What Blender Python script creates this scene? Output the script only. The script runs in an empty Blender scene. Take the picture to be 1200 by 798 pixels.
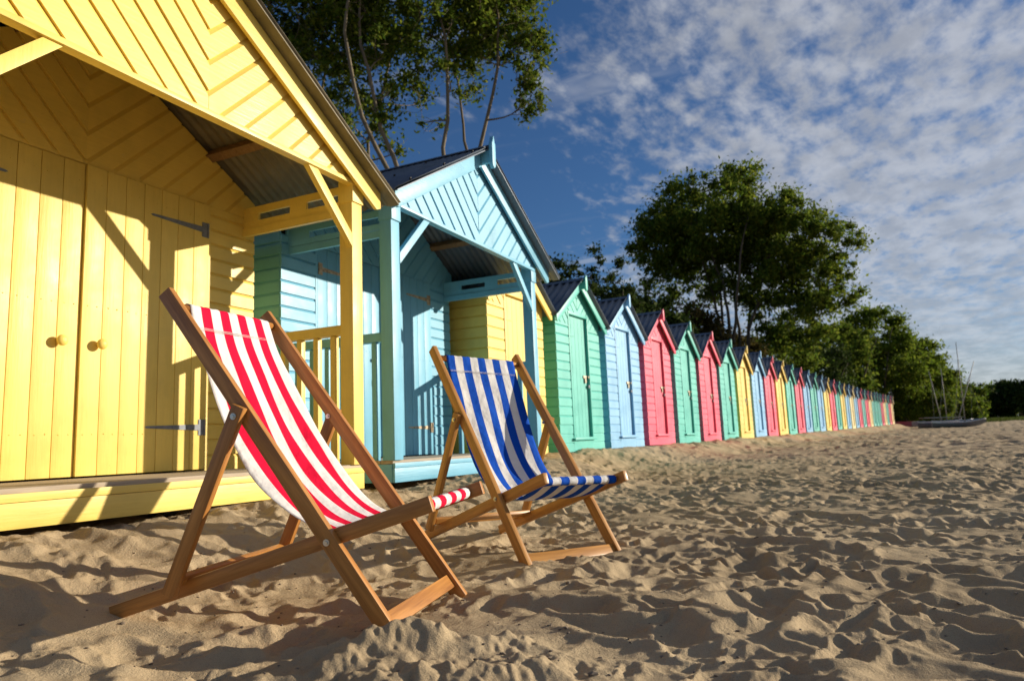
import bpy, bmesh, math, random
import numpy as np
from mathutils import Vector, Matrix
PI = math.pi
sc = bpy.context.scene
C = sc.collection
rng = np.random.default_rng(7)
random.seed(5)

# ------------------------------------------------------------------ materials
def newmat(name):
    m = bpy.data.materials.new(name); m.use_nodes = True
    nt = m.node_tree; nt.nodes.clear()
    return m, nt
def N(nt, typ, **kw):
    n = nt.nodes.new(typ)
    for k, v in kw.items():
        if k in n.inputs: n.inputs[k].default_value = v
        else: setattr(n, k, v)
    return n
def L(nt, a, b): nt.links.new(a, b)
def ramp(nt, src, stops):
    r = nt.nodes.new('ShaderNodeValToRGB')
    els = r.color_ramp.elements
    els[0].position, els[0].color = stops[0][0], (*stops[0][1], 1)
    els[1].position, els[1].color = stops[-1][0], (*stops[-1][1], 1)
    for p, c in stops[1:-1]:
        e = els.new(p); e.color = (*c, 1)
    L(nt, src, r.inputs[0]); return r
def paint(name, col, rough=.42, wear=.5, grain='z'):
    """gloss paint on softwood: slight tone drift, brush/grain bump, fine dirt specks"""
    m, nt = newmat(name)
    out = N(nt, 'ShaderNodeOutputMaterial'); b = N(nt, 'ShaderNodeBsdfPrincipled')
    tc = N(nt, 'ShaderNodeTexCoord')
    mp = N(nt, 'ShaderNodeMapping')
    mp.inputs['Scale'].default_value = {'z': (22, 22, 1.6), 'x': (1.6, 22, 22)}[grain]
    L(nt, tc.outputs['Object'], mp.inputs[0])
    g = N(nt, 'ShaderNodeTexNoise', Scale=3.0, Detail=5.0, Roughness=.6); L(nt, mp.outputs[0], g.inputs['Vector'])
    n2 = N(nt, 'ShaderNodeTexNoise', Scale=2.2, Detail=6.0, Roughness=.62); L(nt, tc.outputs['Object'], n2.inputs['Vector'])
    n3 = N(nt, 'ShaderNodeTexNoise', Scale=48., Detail=3.0, Roughness=.6); L(nt, tc.outputs['Object'], n3.inputs['Vector'])
    c = np.array(col)
    r = ramp(nt, n2.outputs['Fac'], [(.28, tuple(c*.86)), (.5, tuple(c)), (.74, tuple(np.minimum(c*1.07+.01, .9)))])
    # dirt specks / knots
    sp = ramp(nt, n3.outputs['Fac'], [(.26, (1, 1, 1)), (.30, (0, 0, 0))])
    sp2 = N(nt, 'ShaderNodeMath', operation='MULTIPLY'); L(nt, sp.outputs[0], sp2.inputs[0]); sp2.inputs[1].default_value = wear
    gm = ramp(nt, g.outputs['Fac'], [(.3, (.90, .89, .87)), (.62, (1, 1, 1))])
    mul = N(nt, 'ShaderNodeMix', data_type='RGBA', blend_type='MULTIPLY'); mul.inputs[0].default_value = .55
    L(nt, r.outputs[0], mul.inputs[6]); L(nt, gm.outputs[0], mul.inputs[7])
    mx = N(nt, 'ShaderNodeMix', data_type='RGBA'); L(nt, sp2.outputs[0], mx.inputs[0])
    L(nt, mul.outputs[2], mx.inputs[6]); mx.inputs[7].default_value = (*tuple(c*.45+np.array([.03, .025, .02])), 1)
    oi = N(nt, 'ShaderNodeObjectInfo'); ge = N(nt, 'ShaderNodeNewGeometry')
    ra = N(nt, 'ShaderNodeMath', operation='ADD'); L(nt, oi.outputs['Random'], ra.inputs[0]); L(nt, ge.outputs['Random Per Island'], ra.inputs[1])
    rr = N(nt, 'ShaderNodeMapRange'); L(nt, ra.outputs[0], rr.inputs[0])
    for i_, q_ in enumerate((0., 2., .90, 1.07)): rr.inputs[i_+1].default_value = q_
    hs = N(nt, 'ShaderNodeHueSaturation'); L(nt, rr.outputs[0], hs.inputs['Value']); L(nt, mx.outputs[2], hs.inputs['Color'])
    n4 = N(nt, 'ShaderNodeTexNoise', Scale=7., Detail=8., Roughness=.7); L(nt, tc.outputs['Object'], n4.inputs['Vector'])
    pl_ = ramp(nt, n4.outputs['Fac'], [(.64, (0, 0, 0)), (.70, (.55, .55, .55))])
    mw = N(nt, 'ShaderNodeMix', data_type='RGBA'); L(nt, pl_.outputs[0], mw.inputs[0]); L(nt, hs.outputs[0], mw.inputs[6]); mw.inputs[7].default_value = (*tuple(c*.7+np.array([.10, .095, .08])), 1)
    L(nt, mw.outputs[2], b.inputs['Base Color'])
    rg = ramp(nt, n2.outputs['Fac'], [(.3, (rough*.8,)*3), (.7, (rough*1.35,)*3)]); L(nt, rg.outputs[0], b.inputs['Roughness'])
    b.inputs['Specular IOR Level'].default_value = .4
    bp = N(nt, 'ShaderNodeBump', Strength=.38, Distance=.004); L(nt, g.outputs['Fac'], bp.inputs['Height'])
    L(nt, bp.outputs[0], b.inputs['Normal'])
    L(nt, b.outputs[0], out.inputs[0]); return m
def wood(name, c0, c1, rough=.45, scale=1., axis=0):
    m, nt = newmat(name)
    out = N(nt, 'ShaderNodeOutputMaterial'); b = N(nt, 'ShaderNodeBsdfPrincipled')
    tc = N(nt, 'ShaderNodeTexCoord'); mp = N(nt, 'ShaderNodeMapping')
    s = [30*scale]*3; s[axis] = 1.8*scale; mp.inputs['Scale'].default_value = s
    oi = N(nt, 'ShaderNodeObjectInfo'); ad = N(nt, 'ShaderNodeVectorMath', operation='ADD')
    L(nt, tc.outputs['Object'], mp.inputs[0]); L(nt, mp.outputs[0], ad.inputs[0]); L(nt, oi.outputs['Random'], ad.inputs[1])
    sc_ = N(nt, 'ShaderNodeVectorMath', operation='SCALE'); sc_.inputs['Scale'].default_value = 1.0
    L(nt, ad.outputs[0], sc_.inputs[0])
    g = N(nt, 'ShaderNodeTexNoise', Scale=1.6, Detail=7.0, Roughness=.65, Distortion=.5); L(nt, sc_.outputs[0], g.inputs['Vector'])
    r = ramp(nt, g.outputs['Fac'], [(.28, c0), (.5, tuple((np.array(c0)+np.array(c1))/2)), (.7, c1)])
    L(nt, r.outputs[0], b.inputs['Base Color']); b.inputs['Roughness'].default_value = rough
    b.inputs['Specular IOR Level'].default_value = .4
    bp = N(nt, 'ShaderNodeBump', Strength=.25, Distance=.002); L(nt, g.outputs['Fac'], bp.inputs['Height'])
    L(nt, bp.outputs[0], b.inputs['Normal']); L(nt, b.outputs[0], out.inputs[0]); return m
def plain(name, col, rough=.5, metal=0., noise=.12, scale=9., bump=0.):
    m, nt = newmat(name)
    out = N(nt, 'ShaderNodeOutputMaterial'); b = N(nt, 'ShaderNodeBsdfPrincipled')
    tc = N(nt, 'ShaderNodeTexCoord')
    g = N(nt, 'ShaderNodeTexNoise', Scale=scale, Detail=5.0, Roughness=.6); L(nt, tc.outputs['Object'], g.inputs['Vector'])
    c = np.array(col)
    r = ramp(nt, g.outputs['Fac'], [(.3, tuple(c*(1-noise*2))), (.7, tuple(np.minimum(c*(1+noise), 1)))])
    L(nt, r.outputs[0], b.inputs['Base Color']); b.inputs['Roughness'].default_value = rough
    b.inputs['Metallic'].default_value = metal
    if bump:
        bp = N(nt, 'ShaderNodeBump', Strength=.5, Distance=bump); L(nt, g.outputs['Fac'], bp.inputs['Height']); L(nt, bp.outputs[0], b.inputs['Normal'])
    L(nt, b.outputs[0], out.inputs[0]); return m
def stripes_mat(name, ca, cb, n):
    """woven deckchair canvas, n equal stripes across the width (UV x), stitching by bump weave"""
    m, nt = newmat(name)
    out = N(nt, 'ShaderNodeOutputMaterial'); b = N(nt, 'ShaderNodeBsdfPrincipled')
    uv = N(nt, 'ShaderNodeUVMap'); sp = N(nt, 'ShaderNodeSeparateXYZ'); L(nt, uv.outputs[0], sp.inputs[0])
    mu = N(nt, 'ShaderNodeMath', operation='MULTIPLY'); L(nt, sp.outputs[0], mu.inputs[0]); mu.inputs[1].default_value = n
    md = N(nt, 'ShaderNodeMath', operation='MODULO'); L(nt, mu.outputs[0], md.inputs[0]); md.inputs[1].default_value = 2.
    gt = N(nt, 'ShaderNodeMath', operation='GREATER_THAN'); L(nt, md.outputs[0], gt.inputs[0]); gt.inputs[1].default_value = 1.
    mx = N(nt, 'ShaderNodeMix', data_type='RGBA'); L(nt, gt.outputs[0], mx.inputs[0])
    mx.inputs[6].default_value = (*ca, 1); mx.inputs[7].default_value = (*cb, 1)
    no = N(nt, 'ShaderNodeTexNoise', Scale=14., Detail=5.)
    L(nt, uv.outputs[0], no.inputs['Vector'])
    rr = ramp(nt, no.outputs['Fac'], [(.3, (.95, .95, .95)), (.65, (1, 1, 1))])
    ml = N(nt, 'ShaderNodeMix', data_type='RGBA', blend_type='MULTIPLY'); ml.inputs[0].default_value = 1.
    L(nt, mx.outputs[2], ml.inputs[6]); L(nt, rr.outputs[0], ml.inputs[7])
    L(nt, ml.outputs[2], b.inputs['Base Color']); b.inputs['Roughness'].default_value = .85
    b.inputs['Specular IOR Level'].default_value = .15
    mp = N(nt, 'ShaderNodeMapping'); mp.inputs['Scale'].default_value = (230, 560, 1); L(nt, uv.outputs[0], mp.inputs[0])
    ck = N(nt, 'ShaderNodeTexNoise', Scale=1., Detail=1.); L(nt, mp.outputs[0], ck.inputs['Vector'])
    bp = N(nt, 'ShaderNodeBump', Strength=.35, Distance=.0015); L(nt, ck.outputs['Fac'], bp.inputs['Height'])
    cr = N(nt, 'ShaderNodeTexNoise', Scale=4.2, Detail=4.); L(nt, uv.outputs[0], cr.inputs['Vector'])
    bp2 = N(nt, 'ShaderNodeBump', Strength=.75, Distance=.03); L(nt, cr.outputs['Fac'], bp2.inputs['Height']); L(nt, bp.outputs[0], bp2.inputs['Normal'])
    L(nt, bp2.outputs[0], b.inputs['Normal'])
    tr = N(nt, 'ShaderNodeBsdfTranslucent'); L(nt, ml.outputs[2], tr.inputs[0])
    ms = N(nt, 'ShaderNodeMixShader'); ms.inputs[0].default_value = .28
    L(nt, b.outputs[0], ms.inputs[1]); L(nt, tr.outputs[0], ms.inputs[2]); L(nt, ms.outputs[0], out.inputs[0]); return m
def leaf_mat(name, c0, c1, c2, tl=.35):
    m, nt = newmat(name)
    out = N(nt, 'ShaderNodeOutputMaterial')
    ge = N(nt, 'ShaderNodeNewGeometry')
    r = ramp(nt, ge.outputs['Random Per Island'], [(0, c0), (.55, c1), (1., c2)])
    b = N(nt, 'ShaderNodeBsdfPrincipled'); L(nt, r.outputs[0], b.inputs['Base Color']); b.inputs['Roughness'].default_value = .7
    b.inputs['Specular IOR Level'].default_value = .06
    t = N(nt, 'ShaderNodeBsdfTranslucent'); L(nt, r.outputs[0], t.inputs[0])
    ms = N(nt, 'ShaderNodeMixShader'); ms.inputs[0].default_value = tl
    L(nt, b.outputs[0], ms.inputs[1]); L(nt, t.outputs[0], ms.inputs[2]); L(nt, ms.outputs[0], out.inputs[0]); return m
def sand_mat():
    m, nt = newmat('beach_sand')
    out = N(nt, 'ShaderNodeOutputMaterial'); b = N(nt, 'ShaderNodeBsdfPrincipled')
    tc = N(nt, 'ShaderNodeTexCoord')
    n1 = N(nt, 'ShaderNodeTexNoise', Scale=1.3, Detail=8., Roughness=.62); L(nt, tc.outputs['Object'], n1.inputs['Vector'])
    n2 = N(nt, 'ShaderNodeTexNoise', Scale=420., Detail=2., Roughness=.7); L(nt, tc.outputs['Object'], n2.inputs['Vector'])
    n3 = N(nt, 'ShaderNodeTexNoise', Scale=85., Detail=4., Roughness=.65); L(nt, tc.outputs['Object'], n3.inputs['Vector'])
    r = ramp(nt, n1.outputs['Fac'], [(.28, (.34, .258, .158)), (.52, (.46, .352, .218)), (.75, (.54, .425, .270))])
    g = ramp(nt, n2.outputs['Fac'], [(.30, (.55, .52, .48)), (.46, (1, 1, 1)), (.72, (1.0, 1.0, 1.0))])
    ml = N(nt, 'ShaderNodeMix', data_type='RGBA', blend_type='MULTIPLY'); ml.inputs[0].default_value = .8
    L(nt, r.outputs[0], ml.inputs[6]); L(nt, g.outputs[0], ml.inputs[7])
    L(nt, ml.outputs[2], b.inputs['Base Color']); b.inputs['Roughness'].default_value = .95
    b.inputs['Specular IOR Level'].default_value = .1
    bp = N(nt, 'ShaderNodeBump', Strength=.6, Distance=.004); L(nt, n2.outputs['Fac'], bp.inputs['Height'])
    b2 = N(nt, 'ShaderNodeBump', Strength=.6, Distance=.009); L(nt, n3.outputs['Fac'], b2.inputs['Height']); L(nt, bp.outputs[0], b2.inputs['Normal'])
    L(nt, b2.outputs[0], b.inputs['Normal']); L(nt, b.outputs[0], out.inputs[0]); return m

COL = dict(
    yellow=(.84, .625, .145), blue=(.17, .46, .64), green=(.095, .51, .44), skyblue=(.22, .48, .74),
    pink=(.79, .095, .175), cream=(.84, .70, .36), teal=(.13, .50, .46))
PM = {k: paint('paint_'+k, v) for k, v in COL.items()}
PMX = {k: paint('paint_grain_'+k, v, grain='x') for k, v in COL.items()}
M_tin = plain('roof_tin', (.13, .16, .205), .5, .25, .12, 5., .002)
M_tin_old = plain('roof_tin_old', (.20, .17, .11), .65, .25, .2, 4., .002)
M_bare = wood('bare_timber', (.17, .09, .04), (.30, .18, .085), .7)
M_deckgrey = wood('weathered_deck', (.33, .26, .19), (.50, .42, .32), .8)
M_teak = wood('oiled_hardwood', (.27, .105, .026), (.60, .28, .072), .36, 1.)
M_teak2 = wood('honey_hardwood', (.30, .13, .030), (.58, .29, .075), .36, 1.)
M_steel = plain('zinc_steel', (.62, .62, .60), .32, .95, .05)
M_iron = plain('grey_iron', (.20, .22, .25), .6, .15, .15, 30.)
M_rusty = plain('rusted_hinge', (.50, .40, .27), .6, .3, .3, 30.)
M_black = plain('black_metal', (.03, .03, .03), .5, .3)
M_brass = plain('brass_hasp', (.36, .31, .23), .5, .5, .2, 30.)
M_dark = plain('dark_base', (.05, .04, .03), .8)  # near-black fill below the hut walls, also on the piers

# ------------------------------------------------------------------ mesh builder
class MB:
    def __init__(s): s.bm = bmesh.new()
    def box(s, lo, hi, M=None):
        lo, hi = Vector(lo), Vector(hi)
        vs = []
        for i in range(8):
            p = Vector((hi.x if i & 1 else lo.x, hi.y if i & 2 else lo.y, hi.z if i & 4 else lo.z))
            vs.append(s.bm.verts.new(M @ p if M else p))
        for f in ((0, 2, 3, 1), (4, 5, 7, 6), (0, 1, 5, 4), (2, 6, 7, 3), (0, 4, 6, 2), (1, 3, 7, 5)):
            s.bm.faces.new([vs[i] for i in f])
        return s
    def bar(s, a, b, w, t, up=(0, 0, 1), ext=0.):
        """square-section bar from a to b: w along 'up'-ish axis, t along the side axis"""
        a, b = Vector(a), Vector(b); d = (b-a); ln = d.length; d.normalize()
        up = Vector(up); side = d.cross(up).normalized(); up2 = side.cross(d).normalized()
        M = Matrix.Translation(a) @ Matrix((d, side, up2)).transposed().to_4x4()
        return s.box((-ext, -t/2, -w/2), (ln+ext, t/2, w/2), M)
    def poly(s, pts, back):
        """closed prism between 3-D polygon pts (front) and back (same count)"""
        n = len(pts)
        f = [s.bm.verts.new(p) for p in pts]; b = [s.bm.verts.new(p) for p in back]
        s.bm.faces.new(f); s.bm.faces.new(b[::-1])
        for i in range(n):
            j = (i+1) % n; s.bm.faces.new((f[i], b[i], b[j], f[j]))
        return s
    def cyl(s, a, b, r, seg=16, r2=None):
        a, b = Vector(a), Vector(b); d = (b-a).normalized()
        u = d.orthogonal().normalized(); v = d.cross(u); r2 = r if r2 is None else r2
        A = [s.bm.verts.new(a+(u*math.cos(t)+v*math.sin(t))*r) for t in [2*PI*i/seg for i in range(seg)]]
        B = [s.bm.verts.new(b+(u*math.cos(t)+v*math.sin(t))*r2) for t in [2*PI*i/seg for i in range(seg)]]
        s.bm.faces.new(A[::-1]); s.bm.faces.new(B)
        for i in range(seg):
            j = (i+1) % seg; s.bm.faces.new((A[i], A[j], B[j], B[i]))
        return s
    def ball(s, c, r, sc3=(1, 1, 1), seg=16):
        M = Matrix.Translation(c) @ Matrix.Diagonal((*sc3, 1))
        bmesh.ops.create_uvsphere(s.bm, u_segments=seg, v_segments=seg//2, radius=r, matrix=M); return s
    def tube(s, pts, rad, seg=8):
        pts = [Vector(p) for p in pts]; rings = []
        ref = Vector((.31, .77, .2))
        for i, p in enumerate(pts):
            d = (pts[min(i+1, len(pts)-1)]-pts[max(i-1, 0)]).normalized()
            u = d.cross(ref).normalized(); v = d.cross(u)
            rings.append([s.bm.verts.new(p+(u*math.cos(t)+v*math.sin(t))*rad[i]) for t in [2*PI*k/seg for k in range(seg)]])
        for A, B in zip(rings, rings[1:]):
            for k in range(seg):
                j = (k+1) % seg; s.bm.faces.new((A[k], A[j], B[j], B[k]))
        s.bm.faces.new(rings[0][::-1]); s.bm.faces.new(rings[-1]); return s
    def build(s, name, mat, parent=None, bevel=0., smooth=False, loc=None, merge=False):
        if merge: bmesh.ops.remove_doubles(s.bm, verts=s.bm.verts, dist=1e-5)
        bmesh.ops.recalc_face_normals(s.bm, faces=s.bm.faces)
        if bevel:
            bmesh.ops.bevel(s.bm, geom=list(s.bm.edges), offset=bevel, segments=2, profile=.6, affect='EDGES', clamp_overlap=True)
        me = bpy.data.meshes.new(name); s.bm.to_mesh(me); s.bm.free()
        me.materials.append(mat)
        if smooth or bevel:
            for p in me.polygons: p.use_smooth = True
            if bevel and not smooth: me.set_sharp_from_angle(angle=math.radians(50))
        o = bpy.data.objects.new(name, me); C.objects.link(o)
        if parent: o.parent = parent
        if loc: o.location = loc
        return o
def thing(name, label, cat, loc=(0, 0, 0), rotz=0., group=None):
    o = bpy.data.objects.new(name, None); C.objects.link(o)
    o.empty_display_size = .2
    o.location = loc; o.rotation_euler = (0, 0, rotz); o['label'] = label; o['category'] = cat
    if group: o['group'] = group
    return o
def tag(o, label, cat, group=None, kind=None):
    o['label'] = label; o['category'] = cat
    if group: o['group'] = group
    if kind: o['kind'] = kind
    return o

def clip(poly, a, b, c):
    """keep a*x+b*z<=c"""
    out = []
    for i in range(len(poly)):
        p, q = poly[i], poly[(i+1) % len(poly)]
        dp, dq = a*p[0]+b*p[1]-c, a*q[0]+b*q[1]-c
        if dp <= 0: out.append(p)
        if (dp < 0 < dq) or (dq < 0 < dp):
            t = dp/(dp-dq); out.append((p[0]+(q[0]-p[0])*t, p[1]+(q[1]-p[1])*t))
    r = []
    for p in out:
        if not r or math.hypot(p[0]-r[-1][0], p[1]-r[-1][1]) > 1e-5: r.append(p)
    if len(r) > 2 and math.hypot(r[0][0]-r[-1][0], r[0][1]-r[-1][1]) < 1e-5: r.pop()
    return r if len(r) > 2 else []
def strips(mb, poly, fmap, d, pitch, t=.018, cove=.2, off=0., depth=.016):
    """lapped boards over polygon poly (2-D); d = direction in which the boards stack; fmap(a,b,h)->3-D"""
    dl = math.hypot(*d); d = (d[0]/dl, d[1]/dl)
    ss = [p[0]*d[0]+p[1]*d[1] for p in poly]
    k0 = math.floor((min(ss)-off)/pitch); k1 = math.ceil((max(ss)-off)/pitch)
    for k in range(k0, k1):
        s0 = off+k*pitch
        jit = 1+random.uniform(-.12, .12)
        for (u0, u1, h0, h1) in ((0, 1-cove, t*jit, t*jit*.97), (1-cove, 1, t*jit*.97, t-depth)):
            a0, a1 = s0+u0*pitch, s0+u1*pitch
            pg = clip(poly, -d[0], -d[1], -a0); pg = clip(pg, d[0], d[1], a1) if pg else []
            if not pg: continue
            def h(p):
                s = p[0]*d[0]+p[1]*d[1]; return h0+(h1-h0)*(s-a0)/(a1-a0)
            mb.poly([fmap(p[0], p[1], h(p)) for p in pg], [fmap(p[0], p[1], -.004) for p in pg])
def corrug(mb, x0, z0, x1, z1, y0, y1, pitch=.076, amp=.009, sub=6, th=.003):
    """corrugated sheet: corrugations run from (x0,z0) ridge to (x1,z1) eave and repeat along y"""
    n = int((y1-y0)/pitch*sub)
    nx, nz = -(z1-z0), (x1-x0); ln = math.hypot(nx, nz); nx, nz = nx/ln, nz/ln
    if nz < 0: nx, nz = -nx, -nz
    rows = []
    for i in range(n+1):
        y = y0+(y1-y0)*i/n; h = amp*math.cos(2*PI*i/sub)
        rows.append([mb.bm.verts.new((x+nx*(h+e), y, z+nz*(h+e))) for e in (0, th) for x, z in ((x0, z0), (x1, z1))])
    for A, B in zip(rows, rows[1:]):
        mb.bm.faces.new((A[0], A[1], B[1], B[0])); mb.bm.faces.new((A[2], B[2], B[3], A[3]))
        mb.bm.faces.new((A[0], B[0], B[2], A[2])); mb.bm.faces.new((A[1], A[3], B[3], B[1]))
    for A in (rows[0], rows[-1]): mb.bm.faces.new((A[0], A[2], A[3], A[1]))

def copy_tree(o, parent=None):
    c = o.copy(); C.objects.link(c); c.parent = parent
    for ch in list(o.children): copy_tree(ch, c)
    return c

# ------------------------------------------------------------------ terrain
def sstep(a, b, x):
    t = np.clip((x-a)/(b-a), 0, 1); return t*t*(3-2*t)
KX = lambda k: .8*(13.125+2.38*k+.005*k*k)+(-.0 if k < 0 else 0)
KY = lambda k: .8*(4.784-.1568*k-.0026*k*k)
KZ = lambda k: .8*(-.196+.0069*k+.0004*k*k)
def row_k(X): return (-2.38+np.sqrt(np.maximum(2.38**2-4*.005*(13.125-X/.8), .1)))/(2*.005)
def base_h(X, Y):
    X = np.asarray(X, float); Y = np.asarray(Y, float)
    r = np.interp(X, [-50, 0, 2, 5, 10, 20, 50, 70, 100, 150, 300, 900], [-.62, -.57, -.55, -.51, -.43, -.36, -.2, -.12, .32, 1.05, 2.4, 6.])
    k = np.clip(row_k(np.clip(X, 9, 150)), -1, 60)
    zr = np.where(X < 9, np.interp(X, [0, 4.6, 7.7, 9], [-.30, -.285, -.2, -.165]), KZ(k))
    yr = np.where(X < 9, np.interp(X, [0, 7.6, 9], [3.2, 3.2, 3.8]), KY(k))
    t = yr-Y
    w = sstep(1.25, .05, t)
    w = np.where(X > 90, w*np.clip((120-X)/30, 0, 1), w)
    h = r+(zr-r)*w
    h = h+np.clip(-t-3.5, 0, 40)*.035*np.clip(1-np.abs(X-40)/300, 0, 1)   # bank rises gently behind the huts
    h = h-np.clip(-Y-6, 0, 400)*.004
    return h
def vnoise(shape, cell, seed):
    g = np.random.default_rng(seed)
    ny, nx = shape; gy, gx = int(ny/cell)+3, int(nx/cell)+3
    a = g.standard_normal((gy, gx))
    y = np.arange(ny)/cell; x = np.arange(nx)/cell
    iy, ix = y.astype(int), x.astype(int); fy, fx = y-iy, x-ix
    fy = fy*fy*(3-2*fy); fx = fx*fx*(3-2*fx)
    r0 = a[iy][:, ix]*(1-fx)+a[iy][:, ix+1]*fx; r1 = a[iy+1][:, ix]*(1-fx)+a[iy+1][:, ix+1]*fx
    return r0*(1-fy)[:, None]+r1*fy[:, None]
def fractal(shape, cell, seed, octv=4, gain=.5):
    s = 0; w = 1.
    for o in range(octv):
        if cell < 1.5: break
        s = s+w*vnoise(shape, cell, seed+o); w *= gain; cell *= .53
    return s
def stamp(H, res, x0, y0, n, seed, size, depth, xr, yr, rim=.34):
    g = np.random.default_rng(seed)
    for _ in range(n):
        cx, cy = g.uniform(*xr), g.uniform(*yr)
        a = g.uniform(*size); b = a*g.uniform(.45, .8); th = g.uniform(0, PI); d = g.uniform(*depth)*a/size[1]
        R = a*1.6; ix0, ix1 = int((cx-R-x0)/res), int((cx+R-x0)/res)+1; iy0, iy1 = int((cy-R-y0)/res), int((cy+R-y0)/res)+1
        if ix0 < 0 or iy0 < 0 or ix1 >= H.shape[1] or iy1 >= H.shape[0]: continue
        xx = (np.arange(ix0, ix1)*res+x0-cx)[None, :]; yy = (np.arange(iy0, iy1)*res+y0-cy)[:, None]
        u = (xx*math.cos(th)+yy*math.sin(th))/a; v = (-xx*math.sin(th)+yy*math.cos(th))/b
        r = np.sqrt(u*u+v*v)*(1+.16*np.sin(3*np.arctan2(v, u)+g.uniform(0, 6))+.07*np.sin(7*np.arctan2(v, u)+g.uniform(0, 6)))
        P = H[iy0:iy1, ix0:ix1]; m = P.mean()
        w = np.clip(1.25-r, 0, 1)**.8*.75
        P = P*(1-w)+(m)*w
        tilt = .35*d*u
        P = P-d*np.clip(1-r*r, 0, 1)**1.3+rim*d*np.exp(-((r-1.12)/.2)**2)+tilt*np.clip(1-r, 0, 1)
        H[iy0:iy1, ix0:ix1] = P
RN, NX0, NY0 = .011, -1.5, -5.5
shpN = (int(10.5/RN), int(17.5/RN))
HN = fractal(shpN, .8/RN, 11, 6, .52)*.018
stamp(HN, RN, NX0, NY0, 2600, 3, (.09, .20), (.024, .046), (NX0, NX0+17.5), (NY0, NY0+10.5))
stamp(HN, RN, NX0, NY0, 6500, 4, (.04, .095), (.012, .026), (NX0, NX0+17.5), (NY0, NY0+10.5))
HN += fractal(shpN, .10/RN, 31, 4, .66)*.0026
RF, FX0, FY0 = .06, 8., -48.
shpF = (int(58/RF), int(125/RF))
HF = fractal(shpF, 1.6/RF, 51, 4, .5)*.022
stamp(HF, RF, FX0, FY0, 36000, 5, (.15, .32), (.06, .10), (FX0, FX0+125), (FY0, FY0+58))
def bil(H, res, x0, y0, X, Y):
    u = np.clip((X-x0)/res, 0, H.shape[1]-1.01); v = np.clip((Y-y0)/res, 0, H.shape[0]-1.01)
    i, j = u.astype(int), v.astype(int); a, b = u-i, v-j
    return (H[j, i]*(1-a)+H[j, i+1]*a)*(1-b)+(H[j+1, i]*(1-a)+H[j+1, i+1]*a)*b
def hash_n(X, Y, s):
    return np.sin(X*12.9898*s+Y*78.233*s)*43758.5453 % 1.0
MOUNDS = []   # (x, y, sx, sy, angle, height, crumb)
MOUNDS += [(1.69, 1.195, .20, .065, -.96, .088, 1.), (1.55, 1.24, .20, .09, -.8, .055, .9), (1.83, .98, .20, .10, -.96, .030, .9), (1.66, .86, .34, .12, -.96, .035, 1.),
           (1.40, 1.10, .40, .16, -.96, .030, .9), (2.98, 1.06, .13, .06, -.4, .045, .8), (2.8, 1.30, .10, .06, 0, .03, .4), (1.35, 2.05, .12, .08, .2, .03, .5), (3.75, 2.0, .16, .1, 0, .03, .3)]
g_cr = fractal((700, 700), 8, 77, 4, .55)
def detail_h(X, Y):
    inN = sstep(NX0, NX0+1, X)*sstep(NX0+17.4, NX0+14.5, X)*sstep(NY0, NY0+1, Y)*sstep(NY0+10.4, NY0+9.6, Y)
    inF = sstep(FX0, FX0+3, X)*sstep(FX0+124, FX0+110, X)*sstep(FY0+1, FY0+6, Y)*sstep(FY0+57, FY0+52, Y)
    wn = inN; wf = inF*(1-wn)
    flat = 1-.75*np.exp(-(((X-1.85)**2+(Y-1.08)**2)/.42**2)**2)
    h = bil(HN, RN, NX0, NY0, X, Y)*wn*flat+bil(HF, RF, FX0, FY0, X, Y)*wf
    for (mx, my, sx, sy, an, hh, cr) in MOUNDS:
        u = (X-mx)*math.cos(an)+(Y-my)*math.sin(an); v = -(X-mx)*math.sin(an)+(Y-my)*math.cos(an)
        g = np.exp(-(u/sx)**2-(v/sy)**2)
        c = bil(g_cr, .006, -2.1, -2.1, u, v*.6)      # crumbly vertical flutes
        h = h+hh*g+cr*.0090*c*np.clip(g*1.6, 0, 1)*np.clip(g*1.6, 0, 1)
    return h
def ground_h(x, y): return float(base_h(x, y)+detail_h(np.array([x], float), np.array([y], float))[0])

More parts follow.
